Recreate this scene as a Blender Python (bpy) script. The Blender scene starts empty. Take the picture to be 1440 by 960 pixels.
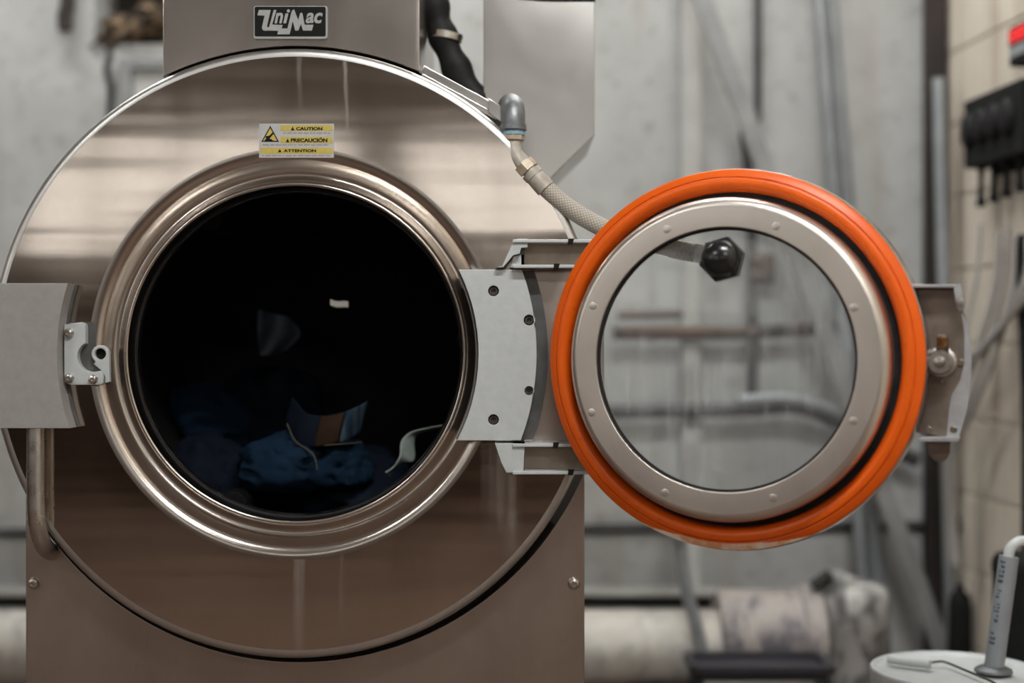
import bpy, bmesh, math, random
from mathutils import Vector, noise as mnoise

random.seed(7)
sc = bpy.context.scene
COL = sc.collection
PI = math.pi

# ------------------------------------------------------------------ camera, world, exposure
CAM_D, CAM_Z, FPX = 2.4, 1.0, 2000.0
cam = bpy.data.cameras.new('camera')
cam.lens = 50; cam.sensor_width = 36
cam.dof.use_dof = True; cam.dof.focus_distance = 2.34; cam.dof.aperture_fstop = 1.15
cam_o = bpy.data.objects.new('camera', cam); COL.objects.link(cam_o)
cam_o.location = (0, -CAM_D, CAM_Z); cam_o.rotation_euler = (PI/2, 0, 0)
sc.camera = cam_o

sc.view_settings.view_transform = 'Standard'
sc.view_settings.look = 'None'
sc.view_settings.gamma = 1
sc.view_settings.use_curve_mapping = False
sc.view_settings.exposure = 0.0

wd = bpy.data.worlds.new('overcast_sky'); sc.world = wd; wd.use_nodes = True
bg = wd.node_tree.nodes['Background']
bg.inputs[0].default_value = (1.0, 0.985, 0.96, 1); bg.inputs[1].default_value = 3.2

LAMP_POWER = [88.0, 50.0, 45.0, 32.0, 32.0]      # ceiling fluorescent fixtures, watts
LAMP_COLOR = (0.99, 1.0, 0.985)
LAMP_SPOTS = [(0.45, -1.8), (0.7, -4.6), (-2.8, -3.0), (0.45, 1.0), (-1.5, 1.0)]
CEIL_Z = 3.3
# room outline
WALL_Y = 1.6; REAR_Y = -9.0; LEFT_X = -4.4
def right_x(y): return 1.215 + 0.086*(WALL_Y - y)

def W(px, py, y):
    d = y + CAM_D
    return Vector(((px-720)*d/FPX, y, CAM_Z-(py-480)*d/FPX))

# ------------------------------------------------------------------ materials
MATS = {}
def new_mat(name):
    m = bpy.data.materials.new(name); m.use_nodes = True
    nt = m.node_tree; b = nt.nodes['Principled BSDF']
    MATS[name] = m
    return m, nt, b
def L(nt, a, b): nt.links.new(a, b)
def coords(nt, scale=(1,1,1), kind='Object', rot=(0,0,0)):
    tc = nt.nodes.new('ShaderNodeTexCoord'); mp = nt.nodes.new('ShaderNodeMapping')
    mp.inputs['Scale'].default_value = scale; mp.inputs['Rotation'].default_value = rot
    if kind == 'World':
        g = nt.nodes.new('ShaderNodeNewGeometry'); L(nt, g.outputs['Position'], mp.inputs['Vector'])
    else:
        L(nt, tc.outputs[kind], mp.inputs['Vector'])
    return mp.outputs['Vector']
def noise_n(nt, vec, scale, detail=4, rough=0.55, dist=0.0):
    n = nt.nodes.new('ShaderNodeTexNoise')
    n.inputs['Scale'].default_value = scale; n.inputs['Detail'].default_value = detail
    n.inputs['Roughness'].default_value = rough; n.inputs['Distortion'].default_value = dist
    L(nt, vec, n.inputs['Vector']); return n.outputs['Fac']
def ramp(nt, fac, stops):
    r = nt.nodes.new('ShaderNodeValToRGB'); e = r.color_ramp.elements
    while len(e) < len(stops): e.new(0.5)
    for i, (p, c) in enumerate(stops):
        e[i].position = p
        e[i].color = (c, c, c, 1) if isinstance(c, (int, float)) else (*c, 1)
    L(nt, fac, r.inputs[0]); return r.outputs[0]
def mixc(nt, fac, a, b, mode='MIX'):
    n = nt.nodes.new('ShaderNodeMix'); n.data_type = 'RGBA'; n.blend_type = mode
    def put(s, v):
        if isinstance(v, tuple): s.default_value = (*v, 1)
        elif isinstance(v, float): s.default_value = v
        else: L(nt, v, s)
    put(n.inputs[0], fac); put(n.inputs[6], a); put(n.inputs[7], b)
    return n.outputs[2]
def math_n(nt, op, a, b=None, clamp=False):
    n = nt.nodes.new('ShaderNodeMath'); n.operation = op; n.use_clamp = clamp
    for i, v in enumerate((a, b)):
        if v is None: continue
        if isinstance(v, (int, float)): n.inputs[i].default_value = v
        else: L(nt, v, n.inputs[i])
    return n.outputs[0]
def bump(nt, b, h, strength, dist=0.002):
    n = nt.nodes.new('ShaderNodeBump'); n.inputs['Strength'].default_value = strength
    n.inputs['Distance'].default_value = dist
    L(nt, h, n.inputs['Height']); L(nt, n.outputs[0], b.inputs['Normal'])
def plain(name, c1, c2=None, scale=8, rough=0.5, metal=0.0, stretch=(1,1,1), bmp=0.0, lo=0.35, hi=0.65, rvar=0.0, spec=0.5, bscale=None):
    m, nt, b = new_mat(name)
    v = coords(nt, stretch)
    n = noise_n(nt, v, scale, 5, 0.6)
    L(nt, ramp(nt, n, [(lo, c1), (hi, c2 or c1)]), b.inputs['Base Color'])
    b.inputs['Metallic'].default_value = metal
    b.inputs['Specular IOR Level'].default_value = spec
    if rvar: L(nt, ramp(nt, n, [(lo, max(0.02, rough-rvar)), (hi, rough+rvar)]), b.inputs['Roughness'])
    else: b.inputs['Roughness'].default_value = rough
    if bmp:
        n2 = noise_n(nt, v, bscale or scale*6, 4)
        bump(nt, b, n2, bmp)
    return m

RIPPLE = 0.0015
def brushed(name, col, rough, grain=0.05, aniso=0.0, drips=None, blotch=0.10, bmp=0.012):
    """stainless steel with horizontal grain, faint water blotches; drips: list of (x, half_width, z_top, z_bottom) in world"""
    m, nt, b = new_mat(name)
    g = noise_n(nt, coords(nt, (6, 6, 900), 'World'), 1.0, 3, 0.6)
    bl = noise_n(nt, coords(nt, (1, 1, 0.55), 'World'), 7.0, 5, 0.6, 0.4)
    sp = noise_n(nt, coords(nt, (1, 1, 0.4), 'World'), 60.0, 3, 0.7)
    dark = tuple(c*(1-blotch*1.6) for c in col)
    base = mixc(nt, ramp(nt, bl, [(0.32, 0.0), (0.68, 1.0)]), dark, col)
    base = mixc(nt, ramp(nt, sp, [(0.66, 0.0), (0.8, 0.35)]), base, tuple(c*0.6 for c in col))
    rr = math_n(nt, 'ADD', math_n(nt, 'MULTIPLY', g, grain*2), rough-grain)
    rr = math_n(nt, 'ADD', rr, math_n(nt, 'MULTIPLY', math_n(nt, 'SUBTRACT', bl, 0.5), 0.10))
    if drips:
        geo = nt.nodes.new('ShaderNodeNewGeometry'); sx = nt.nodes.new('ShaderNodeSeparateXYZ')
        L(nt, geo.outputs['Position'], sx.inputs[0])
        wob = math_n(nt, 'MULTIPLY', math_n(nt, 'SUBTRACT', noise_n(nt, coords(nt, (1, 1, 0.5), 'World'), 14, 3), 0.5), 0.02)
        xw = math_n(nt, 'ADD', sx.outputs['X'], wob)
        tot = None
        for (x, hw, zt, zb, st) in drips:
            dx = math_n(nt, 'ABSOLUTE', math_n(nt, 'SUBTRACT', xw, x))
            k = math_n(nt, 'SUBTRACT', 1.0, math_n(nt, 'DIVIDE', dx, hw), True)
            k = math_n(nt, 'MULTIPLY', k, math_n(nt, 'LESS_THAN', sx.outputs['Z'], zt))
            k = math_n(nt, 'MULTIPLY', k, math_n(nt, 'DIVIDE', math_n(nt, 'SUBTRACT', sx.outputs['Z'], zb), zt-zb, True))
            k = math_n(nt, 'MULTIPLY', k, st)
            tot = k if tot is None else math_n(nt, 'MAXIMUM', tot, k)
        fine = noise_n(nt, coords(nt, (90, 90, 2), 'World'), 1.0, 3)
        tot = math_n(nt, 'MULTIPLY', tot, ramp(nt, fine, [(0.3, 0.25), (0.6, 1.0)]))
        # dried limescale: pale and dull
        base = mixc(nt, tot, base, (0.50, 0.47, 0.44))
        L(nt, math_n(nt, 'SUBTRACT', 1.0, math_n(nt, 'MULTIPLY', tot, 0.6)), b.inputs['Metallic'])
        rr = math_n(nt, 'ADD', rr, math_n(nt, 'MULTIPLY', tot, 0.35))
    else:
        b.inputs['Metallic'].default_value = 1.0
    L(nt, base, b.inputs['Base Color']); L(nt, rr, b.inputs['Roughness'])
    if aniso:
        b.inputs['Anisotropic'].default_value = aniso
        t = nt.nodes.new('ShaderNodeTangent'); t.direction_type = 'RADIAL'; t.axis = 'Z'
        L(nt, t.outputs[0], b.inputs['Tangent'])
    if drips:      # rolled sheet is never quite flat: faint level ripples
        rip = noise_n(nt, coords(nt, (0.7, 0.7, 10), 'World'), 1.0, 2, 0.45)
        bump(nt, b, math_n(nt, 'ADD', rip, math_n(nt, 'MULTIPLY', g, 0.004)), 1.0, RIPPLE)
    elif bmp: bump(nt, b, g, bmp, 0.0003)
    return m

WX, WZ = -0.364, 0.98                 # washer axis
DR = [(-0.356, 0.012, 0.655, 0.44, 0.5), (-0.284, 0.004, 0.70, 0.44, 0.35), (-0.355, 0.006, 1.476, 1.38, 0.35),
      (-0.276, 0.005, 1.476, 1.32, 0.35), (-0.02, 0.035, 0.83, 0.66, 0.55), (0.0, 0.018, 0.83, 0.62, 0.6)]
steel_panel = brushed('steel_panel', (0.56, 0.495, 0.44), 0.105, 0.015, 0.0, DR)
steel_skirt = brushed('steel_skirt', (0.47, 0.40, 0.35), 0.36, 0.03, 0.0)
steel_house = brushed('steel_house', (0.50, 0.455, 0.42), 0.215, 0.02, 0.0)
steel_box = brushed('steel_box', (0.50, 0.48, 0.455), 0.22, 0.03, 0.0)
steel_ring = brushed('steel_ring', (0.74, 0.675, 0.615), 0.34, 0.02, 0.0, bmp=0.0)
steel_edge = plain('steel_edge', (0.60, 0.59, 0.57), (0.50, 0.49, 0.47), 9, 0.38, 1.0, rvar=0.03)
steel_rim = plain('steel_rim', (0.60, 0.545, 0.495), (0.52, 0.47, 0.425), 7, 0.22, 1.0, rvar=0.02)
steel_lip = plain('steel_lip', (0.66, 0.63, 0.60), (0.58, 0.55, 0.52), 30, 0.22, 1.0, (1,1,1), 0, rvar=0.05)
steel_bar = plain('steel_bar', (0.55, 0.53, 0.50), (0.45, 0.43, 0.41), 40, 0.32, 1.0, rvar=0.06)
bolt_steel = plain('bolt_steel', (0.62, 0.59, 0.55), (0.42, 0.39, 0.36), 200, 0.28, 1.0)
bolt_dark = plain('bolt_dark', (0.10, 0.085, 0.07), (0.045, 0.04, 0.035), 300, 0.5, 0.7)
cast_grey = plain('cast_grey', (0.29, 0.28, 0.265), (0.26, 0.25, 0.238), 60, 0.48, 0.15, bmp=0.12, bscale=900)
cast_blue = plain('cast_blue', (0.47, 0.49, 0.49), (0.43, 0.45, 0.45), 60, 0.42, 0.2, bmp=0.08, bscale=900)
cast_dark = plain('cast_dark', (0.10, 0.10, 0.098), (0.07, 0.068, 0.064), 40, 0.5, 0.3)
arm_inner = plain('arm_inner', (0.36, 0.30, 0.235), (0.27, 0.215, 0.165), 26, 0.45, 0.45)
black_rub = plain('black_rubber', (0.008, 0.008, 0.008), (0.014, 0.014, 0.014), 60, 0.6, spec=0.2)
black_gloss = plain('black_gloss', (0.006, 0.006, 0.007), (0.012, 0.012, 0.012), 90, 0.22, bmp=0.05, bscale=120)
latch_plate = plain('latch_plate', (0.24, 0.195, 0.16), (0.17, 0.135, 0.11), 22, 0.42, 0.75, bmp=0.04)
latch_edge = plain('latch_edge', (0.42, 0.42, 0.43), (0.33, 0.33, 0.34), 30, 0.45, 0.6)
brass = plain('brass', (0.32, 0.17, 0.06), (0.16, 0.08, 0.03), 120, 0.35, 0.9)
drum_mat = plain('drum_shade_steel', (0.010, 0.0095, 0.009), (0.006, 0.006, 0.006), 12, 0.6, 0.3, spec=0.08)  # near-black base puts the shade inside the drum into the colour
galv = plain('galvanised', (0.20, 0.21, 0.22), (0.12, 0.125, 0.13), 40, 0.45, 0.6, bmp=0.1)
tan_nut = plain('tan_fitting', (0.42, 0.35, 0.26), (0.30, 0.24, 0.18), 60, 0.45, 0.3, bmp=0.1)
blue_tape = plain('blue_tape', (0.16, 0.29, 0.36), (0.20, 0.33, 0.40), 60, 0.6)
pvc_grey = plain('hose_fitting', (0.40, 0.37, 0.32), (0.28, 0.25, 0.21), 40, 0.5, 0.1)
badge_black = plain('badge_black', (0.008, 0.010, 0.009), (0.012, 0.013, 0.012), 60, 0.55, spec=0.08)
badge_silver = plain('badge_silver', (0.32, 0.32, 0.315), (0.28, 0.28, 0.275), 60, 0.5, 0.2)
lab_white = plain('label_white', (0.40, 0.40, 0.39), (0.36, 0.355, 0.355), 120, 0.5)
lab_yellow = plain('label_yellow', (0.46, 0.36, 0.075), (0.42, 0.32, 0.06), 120, 0.5)
lab_black = plain('label_black', (0.010, 0.009, 0.008), (0.014, 0.012, 0.010), 60, 0.6, spec=0.08)
lab_grey = plain('label_grey', (0.22, 0.20, 0.20), (0.28, 0.26, 0.26), 260, 0.5)
white_paint = plain('white_paint', (0.48, 0.48, 0.46), (0.40, 0.40, 0.38), 9, 0.6, bmp=0.1)
conduit = plain('conduit_grey', (0.33, 0.35, 0.36), (0.24, 0.255, 0.265), 6, 0.45, 0.3)
conduit_dk = plain('conduit_dark', (0.055, 0.055, 0.057), (0.03, 0.03, 0.03), 10, 0.5, 0.3)
strut_m = plain('strut_grey', (0.31, 0.315, 0.31), (0.22, 0.22, 0.22), 8, 0.5, 0.3)
rust = plain('rust', (0.12, 0.066, 0.042), (0.03, 0.024, 0.022), 9, 0.75, 0.1, bmp=0.3)
rustbeam = plain('rust_beam', (0.030, 0.020, 0.016), (0.014, 0.010, 0.009), 9, 0.7, 0.1, bmp=0.3)
beam_dk = plain('beam_dark', (0.02, 0.02, 0.019), (0.035, 0.033, 0.03), 14, 0.7, 0.1, bmp=0.3)
pale_steel = plain('pale_steel', (0.36, 0.35, 0.33), (0.25, 0.235, 0.215), 14, 0.6, 0.2)
tan_rag = plain('tan_rag', (0.22, 0.15, 0.09), (0.035, 0.025, 0.018), 16, 0.95, bmp=0.8, lo=0.42, hi=0.56)
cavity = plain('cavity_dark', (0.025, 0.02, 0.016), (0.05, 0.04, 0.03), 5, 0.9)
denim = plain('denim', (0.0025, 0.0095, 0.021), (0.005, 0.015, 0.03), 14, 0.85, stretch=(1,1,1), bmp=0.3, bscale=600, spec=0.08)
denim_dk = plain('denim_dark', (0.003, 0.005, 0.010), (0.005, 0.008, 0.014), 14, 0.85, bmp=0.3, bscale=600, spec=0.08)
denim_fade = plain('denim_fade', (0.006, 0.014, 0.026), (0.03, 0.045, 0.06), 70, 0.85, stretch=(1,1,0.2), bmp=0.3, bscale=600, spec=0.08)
leather = plain('leather', (0.020, 0.0095, 0.005), (0.014, 0.007, 0.004), 30, 0.7, spec=0.08)
stitch = plain('stitch', (0.06, 0.05, 0.038), (0.04, 0.035, 0.026), 90, 0.8, spec=0.08)
cloth_pale = plain('cloth_pale', (0.22, 0.25, 0.23), (0.16, 0.18, 0.165), 20, 0.9, bmp=0.3, spec=0.08)
cloth_grey = plain('cloth_grey', (0.055, 0.065, 0.085), (0.035, 0.04, 0.055), 20, 0.9, bmp=0.3, spec=0.08)
cloth_white = plain('cloth_white', (0.88, 0.87, 0.83), (0.82, 0.81, 0.78), 20, 0.9)
bucket_m = plain('bucket_white', (0.50, 0.52, 0.52), (0.43, 0.45, 0.45), 10, 0.42, rvar=0.06, bmp=0.05)
pvc_pipe = plain('pvc_pipe', (0.23, 0.245, 0.26), (0.19, 0.20, 0.215), 14, 0.45)
print_blue = plain('print_blue', (0.02, 0.03, 0.06), (0.03, 0.04, 0.07), 80, 0.5)
disp_black = plain('dispenser_black', (0.006, 0.007, 0.007), (0.010, 0.010, 0.010), 20, 0.75, spec=0.2)
disp_face = plain('dispenser_cover', (0.010, 0.009, 0.010), (0.013, 0.012, 0.013), 20, 0.6, spec=0.2)
tube_clear = plain('tube_clear', (0.34, 0.32, 0.30), (0.26, 0.24, 0.22), 9, 0.3)
bin_black = plain('bin_black', (0.012, 0.012, 0.016), (0.03, 0.028, 0.035), 7, 0.5)
floor_m = plain('floor_concrete', (0.11, 0.062, 0.039), (0.065, 0.037, 0.024), 2.2, 0.55, bmp=0.2, rvar=0.1)
ceil_m = plain('ceiling_paint', (0.40, 0.37, 0.34), (0.34, 0.315, 0.29), 2, 0.8)
lamp_body = plain('lamp_body', (0.6, 0.6, 0.58), (0.55, 0.55, 0.53), 5, 0.5)
frame_m = plain('window_frame_paint', (0.22, 0.18, 0.15), (0.17, 0.14, 0.12), 5, 0.6)
shelf_m = plain('shelf_wood', (0.10, 0.06, 0.04), (0.06, 0.038, 0.026), 3, 0.7)
mortar_m = plain('mortar', (0.47, 0.42, 0.35), (0.40, 0.355, 0.295), 12, 0.85)

# orange silicone gasket with grime
m, nt, b = new_mat('gasket_orange')
n1 = noise_n(nt, coords(nt, (1,1,1), 'World'), 9, 5, 0.6); n2 = noise_n(nt, coords(nt, (1,1,1), 'World'), 55, 4, 0.65)
c = ramp(nt, n1, [(0.3, (0.60, 0.080, 0.002)), (0.7, (0.68, 0.105, 0.004))])
c = mixc(nt, ramp(nt, n2, [(0.62, 0.0), (0.78, 0.55)]), c, (0.24, 0.05, 0.012))
L(nt, c, b.inputs['Base Color']); b.inputs['Roughness'].default_value = 0.36; b.inputs['Specular IOR Level'].default_value = 0.3
bump(nt, b, n2, 0.06); gasket_m = m
worn = plain('gasket_worn', (0.80, 0.66, 0.54), (0.66, 0.30, 0.14), 30, 0.6, lo=0.42, hi=0.62, bmp=0.2)

# braided hose
m, nt, b = new_mat('braided_hose')
v = coords(nt, (1,1,1), 'UV')
w1 = nt.nodes.new('ShaderNodeTexWave'); w1.bands_direction = 'DIAGONAL'; w1.inputs['Scale'].default_value = 4.5; L(nt, v, w1.inputs['Vector'])
v2 = coords(nt, (-1,1,1), 'UV')
w2 = nt.nodes.new('ShaderNodeTexWave'); w2.bands_direction = 'DIAGONAL'; w2.inputs['Scale'].default_value = 4.5; L(nt, v2, w2.inputs['Vector'])
mx = math_n(nt, 'MULTIPLY', w1.outputs['Fac'], w2.outputs['Fac'])
L(nt, ramp(nt, mx, [(0.05, (0.26, 0.225, 0.18)), (0.5, (0.43, 0.40, 0.35))]), b.inputs['Base Color'])
b.inputs['Roughness'].default_value = 0.5
bump(nt, b, mx, 0.3, 0.001); hose_m = m

# door glass: clear pane with limescale film and drips; even film also paints reflected haze
m, nt, b = new_mat('door_glass')
out = nt.nodes['Material Output']; nt.nodes.remove(b)
tr = nt.nodes.new('ShaderNodeBsdfTransparent'); tr.inputs[0].default_value = (0.93, 0.95, 0.95, 1)
gl = nt.nodes.new('ShaderNodeBsdfGlossy'); gl.inputs['Roughness'].default_value = 0.03
fr = nt.nodes.new('ShaderNodeFresnel'); fr.inputs['IOR'].default_value = 1.35
df = nt.nodes.new('ShaderNodeBsdfDiffuse'); df.inputs[0].default_value = (0.55, 0.56, 0.56, 1)
mixg = nt.nodes.new('ShaderNodeMixShader'); L(nt, fr.outputs[0], mixg.inputs[0]); L(nt, tr.outputs[0], mixg.inputs[1]); L(nt, gl.outputs[0], mixg.inputs[2])
st = noise_n(nt, coords(nt, (42, 42, 2.2), 'Object'), 1.0, 5, 0.65)
cl = noise_n(nt, coords(nt, (1,1,0.7), 'Object'), 9.0, 5, 0.6)
spk = noise_n(nt, coords(nt, (1,1,1), 'Object'), 170.0, 2, 0.6)
film = math_n(nt, 'ADD', math_n(nt, 'MULTIPLY', math_n(nt, 'MULTIPLY', ramp(nt, st, [(0.45, 0.0), (0.75, 1.0)]), ramp(nt, cl, [(0.42, 0.0), (0.66, 1.0)])), 0.26), ramp(nt, spk, [(0.72, 0.0), (0.80, 0.20)]))
film = math_n(nt, 'ADD', film, 0.07)
mixd = nt.nodes.new('ShaderNodeMixShader'); L(nt, film, mixd.inputs[0]); L(nt, mixg.outputs[0], mixd.inputs[1]); L(nt, df.outputs[0], mixd.inputs[2])
L(nt, mixd.outputs[0], out.inputs[0]); glass_m = m

# window pane (plain clear)
m, nt, b = new_mat('window_glass')
out = nt.nodes['Material Output']; nt.nodes.remove(b)
tr = nt.nodes.new('ShaderNodeBsdfTransparent'); tr.inputs[0].default_value = (0.95, 0.95, 0.94, 1)
L(nt, tr.outputs[0], out.inputs[0]); pane_m = m

# whitewashed wall: dirt, rust runs
m, nt, b = new_mat('whitewash')
vw = coords(nt, (1,1,1), 'World')
n1 = noise_n(nt, vw, 3.0, 6, 0.6, 0.5); n2 = noise_n(nt, coords(nt, (9,9,0.8), 'World'), 1.0, 5, 0.6); n3 = noise_n(nt, vw, 22.0, 4, 0.6)
c = ramp(nt, n1, [(0.3, (0.36, 0.36, 0.35)), (0.7, (0.48, 0.485, 0.475))])
c = mixc(nt, ramp(nt, n2, [(0.54, 0.0), (0.78, 0.6)]), c, (0.29, 0.255, 0.215))
c = mixc(nt, ramp(nt, n3, [(0.55, 0.0), (0.74, 0.6)]), c, (0.22, 0.205, 0.18))
L(nt, c, b.inputs['Base Color']); b.inputs['Roughness'].default_value = 0.75; bump(nt, b, n3, 0.4, 0.004); wall_m = m
# cream block paint with brown runs
m, nt, b = new_mat('cream_block')
n1 = noise_n(nt, vw if False else coords(nt, (1,1,1), 'World'), 3.5, 5, 0.6); n2 = noise_n(nt, coords(nt, (11,11,1.0), 'World'), 1.0, 5, 0.6)
c = ramp(nt, n1, [(0.3, (0.52, 0.455, 0.375)), (0.7, (0.62, 0.56, 0.475))])
c = mixc(nt, ramp(nt, n2, [(0.52, 0.0), (0.70, 0.65)]), c, (0.26, 0.185, 0.13))
L(nt, c, b.inputs['Base Color']); b.inputs['Roughness'].default_value = 0.7
bump(nt, b, noise_n(nt, coords(nt, (1,1,1), 'World'), 40, 4), 0.25, 0.003); block_m = m
# rest of the room: taupe above, brown dado paint below
m, nt, b = new_mat('room_paint')
g = nt.nodes.new('ShaderNodeNewGeometry'); s = nt.nodes.new('ShaderNodeSeparateXYZ'); L(nt, g.outputs['Position'], s.inputs[0])
f = math_n(nt, 'GREATER_THAN', s.outputs['Z'], 1.45)
n1 = noise_n(nt, coords(nt, (1,1,1), 'World'), 1.3, 5, 0.6)
c = mixc(nt, f, ramp(nt, n1, [(0.3, (0.06, 0.034, 0.021)), (0.7, (0.08, 0.046, 0.03))]), ramp(nt, n1, [(0.3, (0.48, 0.43, 0.39)), (0.7, (0.56, 0.505, 0.46))]))
L(nt, c, b.inputs['Base Color']); b.inputs['Roughness'].default_value = 0.8; room_m = m
# drain pipe: pale plastic, grey smears and dark splashes
def drain_mat(name, a, bb, dk, lo, hi):
    m, nt, b = new_mat(name)
    n1 = noise_n(nt, coords(nt, (1,1,1), 'World'), 7, 5, 0.6, 0.6); n2 = noise_n(nt, coords(nt, (1.4,1,0.7), 'World'), 11, 6, 0.65, 0.4)
    c = ramp(nt, n1, [(0.3, a), (0.7, bb)])
    c = mixc(nt, ramp(nt, n2, [(lo, 0.0), (hi, 0.9)]), c, dk)
    L(nt, c, b.inputs['Base Color']); b.inputs['Roughness'].default_value = 0.5; bump(nt, b, n2, 0.3, 0.004)
    return m
drain_a = drain_mat('drain_pale', (0.42, 0.38, 0.33), (0.50, 0.48, 0.44), (0.19, 0.185, 0.185), 0.50, 0.72)
drain_b = drain_mat('drain_dirty', (0.30, 0.265, 0.255), (0.40, 0.36, 0.32), (0.085, 0.075, 0.095), 0.46, 0.62)
drain_c = drain_mat('drain_mottled', (0.50, 0.49, 0.47), (0.42, 0.40, 0.38), (0.10, 0.095, 0.095), 0.46, 0.58)

def emit(name, col, s):
    m, nt, b = new_mat(name)
    b.inputs['Base Color'].default_value = (*col, 1)
    b.inputs['Emission Color'].default_value = (*col, 1); b.inputs['Emission Strength'].default_value = s
    return m
led_red = emit('led_red', (1.0, 0.03, 0.03), 0.55)
led_dim = plain('led_panel', (0.20, 0.02, 0.022), (0.16, 0.02, 0.022), 40, 0.4)
tube_lamp = emit('tube_lamp', (1.0, 0.97, 0.93), 6.0)

# ------------------------------------------------------------------ geometry helpers: geom = (verts, faces)
def join(*gs):
    V, F = [], []
    for v, f in gs:
        o = len(V); V += list(v); F += [tuple(i+o for i in q) for q in f]
    return V, F
def xf(g, fn): return [Vector(fn(*p)) for p in g[0]], g[1]
def box(c, s, bev=0.0, seg=2):
    bm = bmesh.new(); bmesh.ops.create_cube(bm, size=1)
    for v in bm.verts: v.co = Vector((v.co.x*s[0]+c[0], v.co.y*s[1]+c[1], v.co.z*s[2]+c[2]))
    if bev: bmesh.ops.bevel(bm, geom=bm.edges[:], offset=bev, segments=seg, profile=0.5, affect='EDGES')
    return from_bm(bm)
def from_bm(bm):
    bm.verts.index_update()
    g = ([v.co.copy() for v in bm.verts], [tuple(v.index for v in f.verts) for f in bm.faces]); bm.free(); return g
def cr(pts, n=6, closed=False):
    P = [Vector(p) for p in pts]; out = []; N = len(P)
    for i in range(N if closed else N-1):
        if closed: a, b_, c_, d = P[i-1], P[i], P[(i+1) % N], P[(i+2) % N]
        else: a, b_, c_, d = P[max(i-1,0)], P[i], P[i+1], P[min(i+2,N-1)]
        for k in range(n):
            t = k/n
            out.append(0.5*((2*b_)+(c_-a)*t+(2*a-5*b_+4*c_-d)*t*t+(3*b_-a-3*c_+d)*t**3))
    if not closed: out.append(P[-1])
    return out
def lathe(prof, seg=64, cap0=False, cap1=False):
    """profile of (r, w) turned about the local w axis"""
    V, F = [], []; n = len(prof)
    for i in range(seg):
        a = 2*PI*i/seg; c, s_ = math.cos(a), math.sin(a)
        for r, w in prof: V.append(Vector((r*c, r*s_, w)))
    for i in range(seg):
        j = (i+1) % seg
        for k in range(n-1): F.append((i*n+k, j*n+k, j*n+k+1, i*n+k+1))
    if cap0: F.append(tuple(i*n for i in range(seg)))
    if cap1: F.append(tuple(i*n+n-1 for i in range(seg)))
    return V, F
def tube(pts, r, seg=14, caps=True):
    P = [Vector(p) for p in pts]; R = r if isinstance(r, (list, tuple)) else [r]*len(P)
    T = [(P[min(i+1,len(P)-1)]-P[max(i-1,0)]).normalized() for i in range(len(P))]
    u = T[0].cross(Vector((0,0,1)));
    if u.length < 1e-3: u = T[0].cross(Vector((0,1,0)))
    u.normalize(); V, F = [], []
    for i, p in enumerate(P):
        u = (u - T[i]*u.dot(T[i])).normalized(); v = T[i].cross(u)
        for k in range(seg):
            a = 2*PI*k/seg; V.append(p+(u*math.cos(a)+v*math.sin(a))*R[i])
    for i in range(len(P)-1):
        for k in range(seg):
            l = (k+1) % seg; F.append((i*seg+k, i*seg+l, (i+1)*seg+l, (i+1)*seg+k))
    if caps: F.append(tuple(range(seg))[::-1]); F.append(tuple((len(P)-1)*seg+k for k in range(seg)))
    return V, F
def curve_geom(cu):
    o = bpy.data.objects.new('tmp', cu); COL.objects.link(o)
    dg = bpy.context.evaluated_depsgraph_get(); me = bpy.data.meshes.new_from_object(o.evaluated_get(dg))
    g = ([v.co.copy() for v in me.vertices], [tuple(p.vertices) for p in me.polygons])
    bpy.data.objects.remove(o); bpy.data.curves.remove(cu); bpy.data.meshes.remove(me)
    return g
def shape(loops, w0, w1, bev=0.0):
    """filled outline (outer loop and holes) in the (u, v) plane between w0 and w1"""
    cu = bpy.data.curves.new('tmp', 'CURVE'); cu.dimensions = '2D'; cu.fill_mode = 'BOTH'
    for lp in loops:
        s_ = cu.splines.new('POLY'); s_.points.add(len(lp)-1); s_.use_cyclic_u = True
        for i, p in enumerate(lp): s_.points[i].co = (p[0], p[1], 0, 1)
    cu.extrude = max(1e-6, abs(w1-w0)/2-bev); cu.bevel_depth = bev; cu.bevel_resolution = 1 if bev else 0
    cu.offset = -bev
    mid = (w0+w1)/2
    return xf(curve_geom(cu), lambda x, y, z: (x, y, z+mid))
def text_geom(body, x0, x1, z0, z1, w0, w1, shear=0.0, bold=0.0):
    cu = bpy.data.curves.new('tmp', 'FONT'); cu.body = body; cu.extrude = (w1-w0)/2; cu.shear = shear; cu.offset = bold
    g = curve_geom(cu)
    xs = [v.x for v in g[0]]; ys = [v.y for v in g[0]]
    a, b_, c_, d = min(xs), max(xs), min(ys), max(ys)
    zs = [v.z for v in g[0]]; mid = (w0+w1)/2
    return xf(g, lambda x, y, z: (x0+(x-a)/(b_-a)*(x1-x0), z0+(y-c_)/(d-c_)*(z1-z0), mid+z))
def arc(cx, cy, r, a0, a1, n=16): return [(cx+r*math.cos(math.radians(a0+(a1-a0)*i/n)), cy+r*math.sin(math.radians(a0+(a1-a0)*i/n))) for i in range(n+1)]
def rrect(x0, x1, y0, y1, r, n=5):
    return arc(x1-r, y1-r, r, 0, 90, n)+arc(x0+r, y1-r, r, 90, 180, n)+arc(x0+r, y0+r, r, 180, 270, n)+arc(x1-r, y0+r, r, 270, 360, n)
def circ(x, y, r, n=24): return [(x+r*math.cos(2*PI*i/n), y+r*math.sin(2*PI*i/n)) for i in range(n)]

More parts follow.
